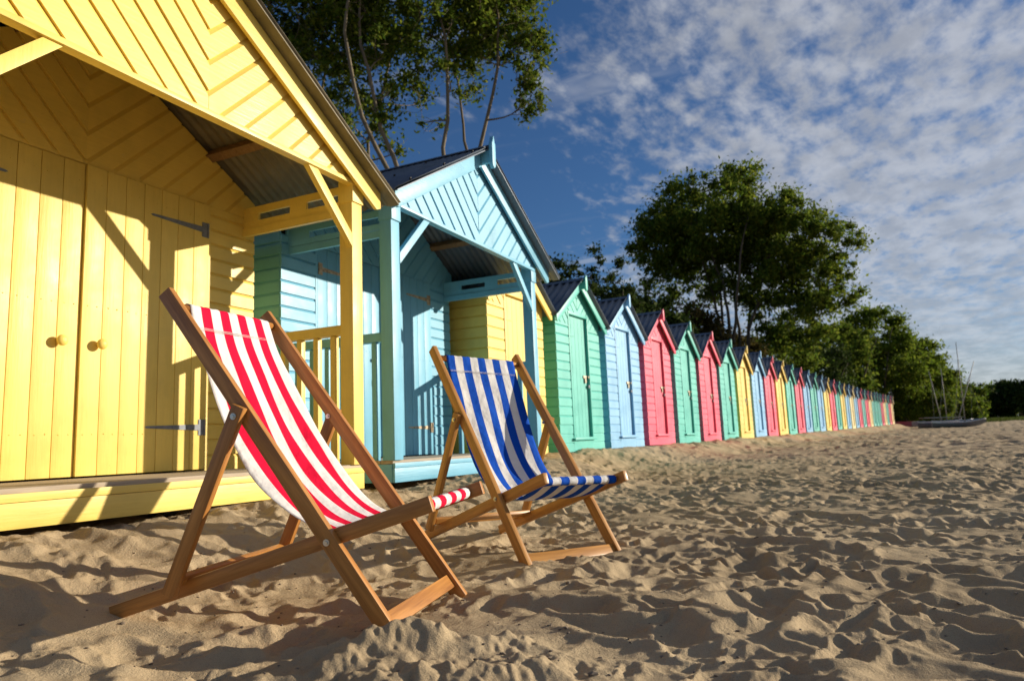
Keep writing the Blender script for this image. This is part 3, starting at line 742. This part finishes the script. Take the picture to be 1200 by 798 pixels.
# ------------------------------------------------------------------ trees
LM = dict(
    mid=leaf_mat('leaf_green', (.050, .095, .012), (.105, .155, .018), (.22, .25, .030), .5),
    dark=leaf_mat('leaf_dark', (.020, .040, .010), (.040, .068, .013), (.075, .10, .018), .3),
    brown=leaf_mat('leaf_brownish', (.035, .035, .010), (.075, .060, .016), (.12, .09, .022), .3),
    bright=leaf_mat('leaf_bright', (.070, .12, .012), (.125, .18, .018), (.21, .25, .030), .5))
BARK = wood('bark', (.10, .08, .05), (.24, .195, .13), .9, .25, 2)
BARKD = wood('bark_dark', (.05, .042, .030), (.13, .105, .07), .9, .25, 2)
def leaf_mesh(name, centers, radii, counts, size, mat, seed, flat=.75):
    g = np.random.default_rng(seed)
    cs = np.repeat(centers, counts, 0); rs = np.repeat(radii, counts)
    n = len(cs)
    d = g.standard_normal((n, 3)); d /= np.linalg.norm(d, axis=1)[:, None]
    rr = np.minimum(np.abs(g.normal(0, .66, n)), 1.7)
    p = cs+d*(rs*rr)[:, None]*np.array([1, 1, flat])
    nrm = g.standard_normal((n, 3))+np.array([0, 0, .9]); nrm /= np.linalg.norm(nrm, axis=1)[:, None]
    u = np.cross(nrm, g.standard_normal((n, 3))); u /= np.linalg.norm(u, axis=1)[:, None]
    v = np.cross(nrm, u)
    s = size*g.uniform(.5, 1.35, n)[:, None]
    bend = nrm*s*.18
    q = np.stack([p-u*s, p+v*s*.48-bend*0, p+u*s+bend, p-v*s*.48], 1).reshape(-1, 3).astype(np.float32)
    me = bpy.data.meshes.new(name)
    me.vertices.add(n*4); me.vertices.foreach_set('co', q.ravel())
    me.loops.add(n*4); me.loops.foreach_set('vertex_index', np.arange(n*4, dtype=np.int32))
    me.polygons.add(n); me.polygons.foreach_set('loop_start', np.arange(n, dtype=np.int32)*4)
    me.update(calc_edges=True); me.materials.append(mat); return me
def tree(name, label, cat, loc, lobes, stems, trunk_r, nleaf, size, lm='mid', bark=None, clump=.5, ncl=120, seed=1, group=None, lean=(0, 0), shell=.55, fork=.3, flat=.75, twigs=True):
    """lobes: (x,y,z,rx,ry,rz,weight) relative to loc; stems: number of main stems; branches are grown to the leaf clumps"""
    g = np.random.default_rng(seed)
    T = thing(name, label, cat, loc, 0, group)
    w = np.array([l[6]*(l[3]*l[4]*l[5])**(2/3) for l in lobes]); w /= w.sum()
    cnt = np.maximum((w*ncl).astype(int), 3); cc = []; rad = []
    for l, c in zip(lobes, cnt):
        d = g.standard_normal((c, 3)); d /= np.linalg.norm(d, axis=1)[:, None]
        rr = g.uniform(shell, 1.02, c)**.7
        cc.append(np.array(l[:3])+d*rr[:, None]*np.array(l[3:6])); rad.append(clump*g.uniform(.5, 1.35, c)*(l[3]/max(q[3] for q in lobes))**.3)
    cc = np.concatenate(cc); rad = np.concatenate(rad)
    keep = cc[:, 2] > .4; cc, rad = cc[keep], rad[keep]
    # skeleton
    m = MB(); bk = bark or BARK
    top = np.average([l[:3] for l in lobes], axis=0, weights=w)
    H = top[2]
    nodes = []; nrad = []
    main = max(1, stems)
    allz = max(l[2]+l[5] for l in lobes)
    for s in range(main):
        a = 2*PI*s/main+g.uniform(-.5, .5)
        # target: far clump in that sector
        sp = g.uniform(.7, 1.2)
        tx = top[0]+math.cos(a)*sp*np.mean([l[3] for l in lobes])*(0 if main == 1 else 1); ty = top[1]+math.sin(a)*sp*np.mean([l[4] for l in lobes])*(0 if main == 1 else 1)
        tz = H+g.uniform(.1, .6)*(allz-H)
        b0 = np.array([math.cos(a)*trunk_r*.6*(main > 1), math.sin(a)*trunk_r*.6*(main > 1), -.25])
        fk = np.array([b0[0]*1.6+lean[0]*H*fork, b0[1]*1.6+lean[1]*H*fork, H*fork])
        e = np.array([tx, ty, tz]); n = 18; pts = []; rr = []; bow = g.normal(0, .06*H, 3)*np.array([1, 1, .2]); bow2 = g.normal(0, .015*H, 3)
        for i in range(n+1):
            t = i/n
            if t < .3: p = b0+(fk-b0)*(t/.3)
            else:
                q = (t-.3)/.7; p = fk+(e-fk)*q+bow*math.sin(PI*q)+bow2*math.sin(2*PI*q)
            p = p+g.normal(0, .045*trunk_r*6*min(t*2, 1), 3)*np.array([1, 1, .3]); pts.append(p)
            rr.append(trunk_r*(1.15 if t == 0 else 1)*(1-.82*t)*(1 if main == 1 else .72))
        m.tube(pts, rr, 9)
        for i in range(5, n+1): nodes.append(pts[i]); nrad.append(rr[i])
    if twigs:
        nodes = np.array(nodes); nrad = np.array(nrad)
        order = np.argsort(np.linalg.norm(cc-nodes.mean(0), axis=1))
        bud = 0
        for i in order:
            c = cc[i]
            dv = c-nodes; dist = np.linalg.norm(dv, axis=1)+np.maximum(nodes[:, 2]-c[2]+.2, 0)*1.6
            j = int(np.argmin(dist)); a = nodes[j]; ln = np.linalg.norm(c-a)
            r0 = min(nrad[j]*.62, .012*ln+trunk_r*.10+.004); nn = 5; pts = []; rr = []
            perp = g.normal(0, .09*ln, 3); 
            for k in range(nn+1):
                t = k/nn; p = a+(c-a)*t+perp*math.sin(PI*t)+np.array([0, 0, -.06*ln*math.sin(PI*t)]); pts.append(p); rr.append(max(r0*(1-.75*t), .004))
            m.tube(pts, rr, 5)
            nodes = np.vstack([nodes, pts[2:]]); nrad = np.concatenate([nrad, rr[2:]])
            # side twigs
            for _ in range(3):
                e = c+g.normal(0, rad[i]*.75, 3); m.tube([pts[3], (np.array(pts[3])+e)/2+g.normal(0, .05, 3), e], [rr[3]*.6, rr[3]*.4, .003], 3)
    m.build('trunk', bk, T, smooth=True)
    cn = np.maximum((nleaf*rad**2/np.sum(rad**2)).astype(int), 4)
    me = leaf_mesh('crown', cc, rad, cn, size, LM[lm], seed+100, flat)
    o = bpy.data.objects.new('crown', me); C.objects.link(o); o.parent = T
    return T
TG = 'trees and bushes behind the beach huts'
gz = lambda x, y: float(base_h(x, y))
def TR(name, label, x, y, lobes, **kw):
    kw.setdefault('group', TG)
    cat = 'bush' if 'bush' in name else 'tree'
    z = gz(x, y)
    lobes = [(l[0], l[1], l[2]-z, *l[3:]) for l in lobes]      # lobe heights are given above eye level
    return tree(name, label, cat, (x, y, z), lobes, **kw)
def PZ(az, D): a = math.radians(az); return D*math.sin(a), D*math.cos(a)
# near tree over the blue hut's roof
TR('broadleaf_tree', 'tall many-stemmed tree rising between the yellow and blue porch hut roofs', 13.0, 7.9,
   [(0, 0, 10.6, 2.7, 2.7, 1.7, 1.0), (.65, -1.45, 9.9, 1.2, 1.15, 1.1, 1.1), (.95, -1.95, 8.6, .5, .5, .8, 3.0), (1.02, -2.1, 7.5, .36, .36, .6, 3.6), (.2, -.5, 9.0, .9, .9, .7, .3),
    (-1.1, 2.3, 9.6, 1.9, 1.9, 1.5, .8), (-.9, 1.9, 7.9, 1.5, 1.5, 1.3, .6), (-.1, .3, 8.7, 1.8, 1.8, .9, .6), (-.4, .9, 7.2, 1.4, 1.4, .9, .35), (.5, -1.1, 8.9, .8, .8, .6, .4)],
   stems=6, trunk_r=.11, nleaf=66000, size=.060, clump=.42, ncl=560, seed=3, shell=.35, fork=.44)
TR('dark_tree', 'dark tree showing past the yellow hut roof verge at the top', 11.6, 11.4,
   [(0, 0, 11.2, 2.6, 2.6, 2.2, 1.), (0, .6, 8.8, 1.5, 1.5, 1.6, .3)], stems=4, trunk_r=.13, nleaf=20000, size=.085, clump=.6, ncl=120, seed=9, lm='dark', fork=.35)
x, y = PZ(82.3, 40.)
TR('spreading_tree', 'largest spreading round-crowned tree in the middle, behind the coloured huts', x, y+.4,
   [(0, .4, 11.5, 3.8, 4.3, 2.9, 1.0), (0, 3.5, 10.6, 2.2, 2.0, 2.3, .8), (0, 3.7, 8.6, 1.4, 1.2, 1.3, .45), (0, -3.5, 9.9, 2.6, 2.6, 2.1, .9), (0, -5.7, 9.4, 1.2, 1.1, .9, .6), (0, -4.6, 7.4, 2.0, 2.0, 1.7, .75),
    (0, -1.6, 8.0, 2.4, 2.4, 1.6, .6), (0, 1.8, 8.2, 2.0, 2.2, 1.2, .5), (0, -3.2, 5.6, 1.8, 2.4, 1.7, .75), (0, 0, 10.8, 2.4, 3.2, 2.0, .7), (0, -2.6, 9.2, 2., 2.4, 1.6, .5)],
   stems=7, trunk_r=.22, nleaf=105000, size=.118, clump=.74, ncl=520, seed=12, shell=.35, fork=.16, bark=BARKD)
for az, D, name, label, lobes, kw in [
    (69.1, 29., 'dark_tree', 'dark rounded tree top just right of the blue hut roof end', [(0, 0, 6.0, 1.0, 1.2, 1.5, 1.), (0, .5, 4.0, 1.6, 1.5, 1.5, .8)], dict(stems=2, trunk_r=.14, nleaf=18000, size=.095, clump=.52, ncl=90, seed=21, lm='dark')),
    (72.3, 30., 'pine_tree', 'dark tree with sparse spiky top behind the first green and pale blue narrow huts', [(0, .1, 7.1, .5, .6, 1.1, .6), (.2, -.9, 6.8, .4, .5, .9, .5), (0, -.4, 5.8, .9, 1.2, .9, .8), (0, .0, 4.6, 1.4, 1.7, 1.5, 1.)], dict(stems=3, trunk_r=.12, nleaf=19000, size=.085, clump=.38, ncl=110, seed=22, lm='dark')),
    (74.6, 33., 'dark_tree', 'low dark tree filling the gap left of the largest spreading tree', [(0, .3, 5.2, 1.4, 1.4, 1.5, 1.), (.5, -1.0, 4.9, 1.4, 1.3, 1.4, .8)], dict(stems=2, trunk_r=.14, nleaf=18000, size=.12, clump=.58, ncl=90, seed=23, lm='dark')),
    (77.3, 37., 'hedge_bush', 'brownish bush under the left side of the largest tree', [(0, 0, 4.6, 1.9, 2.3, 1.9, 1.)], dict(stems=3, trunk_r=.10, nleaf=14000, size=.13, clump=.66, ncl=90, seed=24, lm='brown')),
    (80.6, 43., 'hedge_bush', 'wide brown-green bush around the foot of the largest tree', [(0, 0, 3.9, 2.0, 2.8, 2.0, 1.)], dict(stems=3, trunk_r=.10, nleaf=14000, size=.13, clump=.66, ncl=90, seed=25, lm='brown')),
    (84.2, 48., 'hedge_bush', 'sunlit green bush right of the largest tree trunks', [(0, 0, 4.1, 1.8, 2.6, 2.2, 1.)], dict(stems=3, trunk_r=.10, nleaf=14000, size=.12, clump=.55, ncl=90, seed=26, lm='mid')),
    (86.0, 52., 'thin_tree', 'thin sapling with open crown right of the largest tree', [(0, -.3, 7.2, .9, 1.2, 1.2, .8), (0, .4, 5.6, 1.2, 1.2, 1.1, .8)], dict(stems=3, trunk_r=.10, nleaf=5000, size=.11, clump=.4, ncl=70, seed=27, lm='mid', bark=BARK)),
    (87.3, 57., 'hedge_bush', 'low dark bush beneath the thin sapling', [(0, 0, 4.0, 1.9, 2.6, 2.1, 1.)], dict(stems=3, trunk_r=.10, nleaf=13000, size=.13, clump=.6, ncl=80, seed=28, lm='dark')),
    (89.1, 70., 'broadleaf_tree', 'dark tree left of the tall green tree at the far end of the row', [(0, 0, 7.2, 2.4, 2.6, 2.4, 1.), (0, .3, 4.4, 2.0, 2.8, 2.2, .8)], dict(stems=4, trunk_r=.2, nleaf=22000, size=.17, clump=.75, ncl=120, seed=29, lm='mid', bark=BARKD)),
    (91.4, 86., 'broadleaf_tree', 'tall rounded green tree behind the far end of the hut row', [(0, 0, 9.6, 3.4, 3.4, 3.0, 1.), (0, -2.2, 6.2, 3.0, 3.0, 2.8, .8), (0, 2.4, 6.6, 2.6, 2.6, 3.0, .8), (0, 0, 4.0, 3, 4, 2.5, .7)], dict(stems=5, trunk_r=.26, nleaf=40000, size=.2, clump=.95, ncl=220, seed=30, lm='bright', bark=BARKD)),
    (93.5, 93., 'broadleaf_tree', 'lower green tree sloping down right, above the first boat mast', [(0, .3, 7.8, 3.2, 3.0, 2.4, 1.), (0, -1.0, 4.8, 3.2, 3.4, 3.2, 1.)], dict(stems=4, trunk_r=.24, nleaf=32000, size=.2, clump=.9, ncl=180, seed=31, lm='bright', bark=BARKD)),
    (95.2, 101., 'broadleaf_tree', 'dark green tree behind the tallest boat mast', [(0, .3, 5.2, 3.0, 2.2, 1.7, 1.), (0, -.6, 2.8, 3.0, 2.8, 2.4, .9)], dict(stems=4, trunk_r=.24, nleaf=24000, size=.2, clump=.75, ncl=140, seed=32, lm='mid')),
    (92.0, 91., 'shoreline_bush', 'low broad bush under the tall rounded tree, left of the red boat', [(0, 0, 1.6, 1.5, 2.4, 2.0, 1.)], dict(stems=3, trunk_r=.06, nleaf=11000, size=.18, clump=.6, ncl=80, seed=61, lm='mid')),
    (93.4, 95., 'shoreline_bush', 'low broad bush behind the gap between red boat and dinghies', [(0, 0, 1.6, 1.5, 3.0, 2.0, 1.)], dict(stems=3, trunk_r=.06, nleaf=12000, size=.18, clump=.6, ncl=90, seed=62, lm='mid')),
    (95.4, 97., 'shoreline_bush', 'low broad bush straight behind the grey dinghy hull', [(0, 0, 1.6, 1.5, 3.4, 2.0, 1.)], dict(stems=3, trunk_r=.06, nleaf=12000, size=.18, clump=.6, ncl=90, seed=63, lm='mid')),
    (92.9, 86.5, 'shoreline_bush', 'green bush behind the small red boat', [(0, 0, 2.6, 1.3, 1.3, 1.9, 1.), (.5, -1.0, 1.9, 1.3, 1.1, 1.3, .8)], dict(stems=3, trunk_r=.06, nleaf=13000, size=.14, clump=.5, ncl=80, seed=33, lm='bright')),
    (94.2, 88., 'shoreline_bush', 'dark green bush behind the upturned grey boat', [(0, 0, 2.2, 1.6, 1.4, 1.8, 1.), (0, -1.3, 1.9, 1.4, 1.3, 1.3, .8)], dict(stems=3, trunk_r=.06, nleaf=13000, size=.15, clump=.5, ncl=80, seed=34, lm='mid'))]:
    x, y = PZ(az, D); kw.setdefault('fork', .25)
    TR(name, label, x, y, lobes, **kw)
for i, (az, D, zt, w, lm, lab) in enumerate([
        (96.9, 122, 4.9, 2.9, 'dark', 'dark far tree just right of the leaning mast'), (98.3, 128, 5.1, 3.0, 'mid', 'low far tree over the middle of the grass strip'),
        (99.5, 122, 5.6, 2.4, 'dark', 'taller dark far tree standing up from the low tree line at right'), (100.6, 137, 5.2, 2.8, 'dark', 'far dark tree second from the right edge'),
        (101.9, 146, 5.9, 3.0, 'dark', 'last far tree cut by the right edge'), (103.2, 152, 5.8, 3.2, 'dark', 'far tree beyond the right edge of the tree line'),
        (97.7, 150, 6.6, 4.0, 'dark', 'dark-leaved tree behind the low far tree'), (96.2, 113, 4.6, 2.8, 'mid', 'far bush between the boat masts')]):
    x, y = PZ(az, D)
    TR('distant_tree', lab, x, y, [(0, 0, zt-1.3, w, w*1.15, 1.8, 1.), (0, w*.5, zt-2.8, w, w*1.3, 1.9, 1.)], stems=3, trunk_r=.2, nleaf=9000, size=.30, clump=.8, ncl=80, seed=40+i, lm=lm, fork=.2, group='distant trees at the end of the beach')

# grass strip at the far end, beach grass tufts
def grass(name, xs, ys, hgt, mat, seed):
    g = np.random.default_rng(seed); n = len(xs)
    z = base_h(xs, ys)
    a = g.uniform(0, PI, n); w = .03*hgt/.35; h = hgt*g.uniform(.5, 1.2, n)
    bx, by = np.cos(a)*w, np.sin(a)*w; lx, ly = g.normal(0, .12, n)*h, g.normal(0, .12, n)*h
    q = np.stack([np.stack([xs-bx, ys-by, z-.05], 1), np.stack([xs+bx, ys+by, z-.05], 1), np.stack([xs+lx, ys+ly, z+h], 1)], 1).reshape(-1, 3).astype(np.float32)
    me = bpy.data.meshes.new(name); me.vertices.add(n*3); me.vertices.foreach_set('co', q.ravel())
    me.loops.add(n*3); me.loops.foreach_set('vertex_index', np.arange(n*3, dtype=np.int32))
    me.polygons.add(n); me.polygons.foreach_set('loop_start', np.arange(n, dtype=np.int32)*3)
    me.update(calc_edges=True); me.materials.append(mat)
    o = bpy.data.objects.new(name, me); C.objects.link(o); return o
g = np.random.default_rng(71)
gx = g.uniform(100, 135, 22000); gy = -.21*(gx-100)-8+g.uniform(-24, 2, 22000)
tag(grass('grass', gx, gy, .42, leaf_mat('grass_green', (.07, .11, .018), (.11, .15, .025), (.18, .19, .05), .2), 5), 'strip of green shore grass in front of the distant trees', 'grass', kind='stuff')

# ------------------------------------------------------------------ boats
def hull(mb, ln, bm_, dp, sheer=.12, up=False, n=14):
    """lofted dinghy hull, bow at +x, gunwale at z=dp"""
    rings = []; deck = []
    for i in range(n+1):
        t = i/n; x = -ln/2+ln*t
        w = bm_/2*(math.sin(PI*min(.42+t*.58, 1))**.75 if t > .0 else .8)
        w = max(bm_/2*(1-(max(t-.35, 0)/.65)**2.3)*(.82+.18*min(t/.35, 1)), .012)
        zb = .0+dp*.75*max((t-.72)/.28, 0)**2; zt = dp+sheer*(2*t-.8)**2
        prof = [(w, zt), (w*.93, zt-.5*(zt-zb)), (w*.62, zb+.06*(zt-zb)), (0, zb), (-w*.62, zb+.06*(zt-zb)), (-w*.93, zt-.5*(zt-zb)), (-w, zt)]
        rings.append([mb.bm.verts.new((x, y, z)) for y, z in prof])
    for A, B in zip(rings, rings[1:]):
        for k in range(6): mb.bm.faces.new((A[k], A[k+1], B[k+1], B[k]))
        mb.bm.faces.new((A[0], B[0], B[6], A[6]))      # cambered deck
    mb.bm.faces.new(rings[0]); mb.bm.faces.new(rings[-1][::-1])
M_hgrey = plain('hull_grey', (.16, .17, .185), .4, 0, .1); M_hwhite = plain('hull_white', (.55, .56, .58), .35, 0, .08)
M_hred = plain('hull_red', (.20, .015, .02), .4, 0, .1); M_cover = plain('boat_cover', (.20, .19, .22), .8, 0, .15, 6., .01); M_hblue = plain('hull_blue', (.05, .09, .16), .4)
M_alu = plain('aluminium_mast', (.30, .29, .27), .6, .2, .05); M_rope = plain('rope', (.35, .33, .3), .8)
def dinghy(label, x, y, rot, ln, hullm, mast, lean, cockpit=True, tilt=0., trim=None):
    T = thing('sailing_dinghy', label, 'boat', (x, y, gz(x, y)+.02), rot, 'dinghies pulled up at the end of the beach')
    T.rotation_euler = (tilt, 0, rot)
    m = MB(); hull(m, ln, ln*.34, .42); H = m.build('hull', hullm, T, smooth=False)
    m = MB()
    for s in (-1, 1):
        pts = []
        for i in range(11):
            t = i/10; w = max(ln*.17*(1-(max(t-.35, 0)/.65)**2.3)*(.82+.18*min(t/.35, 1)), .012); pts.append((-ln/2+ln*t, s*w, .43+.12*(2*t-.8)**2))
        m.tube(pts, [.022]*11, 6)
    m.build('gunwale', trim or M_hwhite, T, smooth=True)
    m = MB(); m.box((-ln*.40, -ln*.11, .40), (ln*.02, ln*.11, .445)); m.build('cockpit', M_cover, T, .01)
    if mast:
        b = Vector((ln*.12, 0, .42)); e = b+Vector((lean[0], lean[1], mast))
        m = MB(); m.tube([b, b+(e-b)*.5, e], [.040, .036, .026], 8); Ms = m.build('mast', M_alu, T, smooth=True)
        m = MB()
        for q in ((ln*.47, 0, .5), (-.2, ln*.16, .43), (-.2, -ln*.16, .43)): m.tube([b+(e-b)*.8, q], [.006, .006], 4)
        m.build('stay', M_rope, T)
        m = MB(); m.tube([b+Vector((0, 0, .35)), (-ln*.46, 0, .85)], [.03, .03], 8); m.build('boom', M_alu, T, smooth=True)
    m = MB(); m.box((-ln/2-.03, -.015, .05), (-ln/2, .015, .6)); m.build('rudder', M_hwhite, T, .004)
    return T
dinghy('grey dinghy with the tallest upright mast, bow pointing right', 67.8, -7.0, math.radians(-93), 3.7, M_hgrey, 6.3, (.0, .15), tilt=.16)
dinghy('dark blue dinghy with a mast leaning steeply right', 70.6, -6.9, math.radians(-80), 3.0, M_hblue, 5.0, (1.9, .0), tilt=-.1)
dinghy('pale grey dinghy leftmost of the dinghies, its short mast tilted left', 72.4, -5.9, math.radians(-100), 2.9, M_hgrey, 4.4, (-.45, .1), tilt=.2, trim=M_hblue)
dinghy('dark dinghy with a thin upright mast behind the pale grey one', 74.6, -6.5, math.radians(-96), 2.9, M_hblue, 4.7, (0, 0), tilt=.05)
def rowboat(label, x, y, rot, ln, mat, over):
    T = thing('rowing_boat', label, 'boat', (x, y, gz(x, y)), rot, 'small boats beside the last hut')
    m = MB(); hull(m, ln, ln*.42, .5, .06); o = m.build('hull', mat, T)
    if over: o.rotation_euler = (PI, 0, 0); o.location = (0, 0, .52)
    m = MB(); m.tube([(-ln*.5, 0, .04 if over else .53), (ln*.1, ln*.2, .04 if over else .51)], [.03, .03], 6); m.build('gunwale', M_hwhite, T)
    return T
rowboat('small red boat lying beside the last cream hut', 82.0, -4.15, math.radians(-70), 2.2, M_hred, True)
rowboat('upturned grey covered boat just right of the small red boat', 82.0, -5.15, math.radians(-95), 2.0, M_cover, True)

# grit and shell fragments scattered on the sand (uncountable)
def grit():
    g = np.random.default_rng(91); m = MB()
    for i in range(1300):
        az = math.radians(g.uniform(28, 100)); d = 1.2*math.exp(g.uniform(0, 1)**.8*2.2)
        x, y = d*math.sin(az), d*math.cos(az)
        if y > 3.1 and x < 8: continue
        s = g.uniform(.0015, .0055)*(1+1.2*(g.uniform() < .06)); z = ground_h(x, y)
        A = Matrix.Translation((x, y, z+s*.2)) @ Matrix.Rotation(g.uniform(0, 6), 4, 'Z') @ Matrix.Rotation(g.uniform(-.6, .6), 4, 'X')
        r = bmesh.ops.create_icosphere(m.bm, subdivisions=1, radius=s, matrix=A @ Matrix.Diagonal((1.4, 1, .6, 1)))
    o = m.build('shell_grit', plain('grit', (.22, .17, .12), .8, 0, .4, 60.), None)
    tag(o, 'dark grit, twigs and shell fragments scattered over the sand', 'grit', kind='stuff')
grit()

# ------------------------------------------------------------------ camera
yaw, pitch, roll, f = math.radians(64.75), math.radians(8.08), math.radians(-2.34), 851.
F = Vector((math.sin(yaw)*math.cos(pitch), math.cos(yaw)*math.cos(pitch), math.sin(pitch)))
r = Vector((math.cos(yaw), -math.sin(yaw), 0)); u = r.cross(F)
r2 = math.cos(roll)*r+math.sin(roll)*u; u2 = -math.sin(roll)*r+math.cos(roll)*u
cd = bpy.data.cameras.new('camera'); cam = bpy.data.objects.new('camera', cd); C.objects.link(cam)
cam.matrix_world = Matrix((r2, u2, -F)).transposed().to_4x4()
cd.sensor_width = 36; cd.lens = f/1200*36; cd.clip_end = 4000; cd.clip_start = .05
cd.dof.use_dof = True; cd.dof.focus_distance = 2.75; cd.dof.aperture_fstop = 4.2
sc.camera = cam

# ------------------------------------------------------------------ light
sdir = Vector((.82, -1., .32)).normalized()
sun = bpy.data.lights.new('sun', 'SUN'); sun.energy = 5.0; sun.angle = math.radians(.55); sun.color = (1., .89, .72)
so = bpy.data.objects.new('sun', sun); C.objects.link(so); so.rotation_euler = sdir.to_track_quat('Z', 'Y').to_euler()
w = bpy.data.worlds.new('World'); sc.world = w; w.use_nodes = True
nt = w.node_tree; nt.nodes.clear()
out = N(nt, 'ShaderNodeOutputWorld'); bg = N(nt, 'ShaderNodeBackground')
sky = N(nt, 'ShaderNodeTexSky'); sky.sky_type = 'NISHITA'; sky.sun_disc = False
sky.sun_elevation = math.asin(sdir.z); sky.sun_rotation = math.atan2(sdir.x, sdir.y)
sky.air_density = 1.0; sky.dust_density = .3; sky.ozone_density = 5.0
bg.inputs[1].default_value = .062
# altocumulus: sheet at constant height, so project the view direction on a plane
tc = N(nt, 'ShaderNodeTexCoord'); sp = N(nt, 'ShaderNodeSeparateXYZ'); L(nt, tc.outputs['Generated'], sp.inputs[0])
def mth(op, a, b=None, clampv=False):
    n = nt.nodes.new('ShaderNodeMath'); n.operation = op; n.use_clamp = clampv
    for i, v in enumerate((a, b)):
        if v is None: continue
        if isinstance(v, (int, float)): n.inputs[i].default_value = v
        else: L(nt, v, n.inputs[i])
    return n.outputs[0]
zz = mth('ADD', mth('MAXIMUM', sp.outputs[2], 0.), .10)
px, py = mth('DIVIDE', sp.outputs[0], zz), mth('DIVIDE', sp.outputs[1], zz)
cb = N(nt, 'ShaderNodeCombineXYZ'); L(nt, px, cb.inputs[0]); L(nt, py, cb.inputs[1])
def noise(scale, det, rough, dist, off=(0, 0, 0), sc3=(1, 1, 1), rot=0.):
    mp = N(nt, 'ShaderNodeMapping'); mp.inputs['Location'].default_value = off; mp.inputs['Scale'].default_value = sc3; mp.inputs['Rotation'].default_value = (0, 0, rot)
    L(nt, cb.outputs[0], mp.inputs[0])
    n = N(nt, 'ShaderNodeTexNoise', Scale=scale, Detail=det, Roughness=rough, Distortion=dist); L(nt, mp.outputs[0], n.inputs['Vector']); return n.outputs['Fac']
def mrange(v, a, b, c=0., d=1.):
    n = nt.nodes.new('ShaderNodeMapRange'); n.interpolation_type = 'SMOOTHSTEP'; L(nt, v, n.inputs[0])
    for i, q in enumerate((a, b, c, d)): n.inputs[i+1].default_value = q
    return n.outputs[0]
big = noise(.55, 4., .55, .3, (3.1, 1.7, 0))
fine0 = noise(9.5, 7., .58, .1, (1, 4, 0), (1., 1.6, 1), .5)
fine = mth('ADD', mth('MULTIPLY', mth('SUBTRACT', fine0, .5), mrange(sp.outputs[2], .03, .22)), .5)
strk = noise(1.5, 5., .6, .8, (7, 2, 0), (2.6, .5, 1), -.55)
# coverage grows to the right (towards -y) of the picture
lat = mth('SUBTRACT', mth('MULTIPLY', sp.outputs[0], .4266), mth('MULTIPLY', sp.outputs[1], .9045))
cov = mrange(lat, -.10, .36)
mask = mth('ADD', mth('MULTIPLY', cov, .70), mth('MULTIPLY', mth('SUBTRACT', big, .5), 1.3))
dens = mth('ADD', mask, mth('MULTIPLY', mth('SUBTRACT', fine, .5), 1.45))
c1 = mrange(dens, .22, .86)
wisp = mth('MULTIPLY', mrange(strk, .56, .78), mrange(big, .38, .60, .25, .9))
cl = mth('MAXIMUM', mth("MULTIPLY", c1, .68), mth('MULTIPLY', wisp, .6), True)
shade = mrange(noise(4.6, 6., .60, .1, (2, 9, 0), (1, 1.4, 1), .5), .36, .66, .80, 1.12)
cc_ = N(nt, 'ShaderNodeMix', data_type='RGBA', blend_type='MULTIPLY'); cc_.inputs[0].default_value = 1.
cc_.inputs[6].default_value = (7.3, 7.4, 7.6, 1)
cs = N(nt, 'ShaderNodeCombineXYZ')
for i in range(3): L(nt, shade, cs.inputs[i])
L(nt, cs.outputs[0], cc_.inputs[7])
mx = N(nt, 'ShaderNodeMix', data_type='RGBA'); L(nt, cl, mx.inputs[0])
tint = N(nt, 'ShaderNodeMix', data_type='RGBA', blend_type='MULTIPLY'); tint.inputs[0].default_value = 1.
L(nt, sky.outputs[0], tint.inputs[6]); tint.inputs[7].default_value = (.92, 1.05, 1.20, 1)
L(nt, tint.outputs[2], mx.inputs[6]); L(nt, cc_.outputs[2], mx.inputs[7])
L(nt, mx.outputs[2], bg.inputs[0]); L(nt, bg.outputs[0], out.inputs[0])

sc.render.engine = 'CYCLES'
sc.view_settings.view_transform = 'Standard'; sc.view_settings.look = 'None'; sc.view_settings.gamma = 1; sc.view_settings.exposure = .34
sc.view_settings.use_curve_mapping = False
sc.render.resolution_x = 1024; sc.render.resolution_y = 680
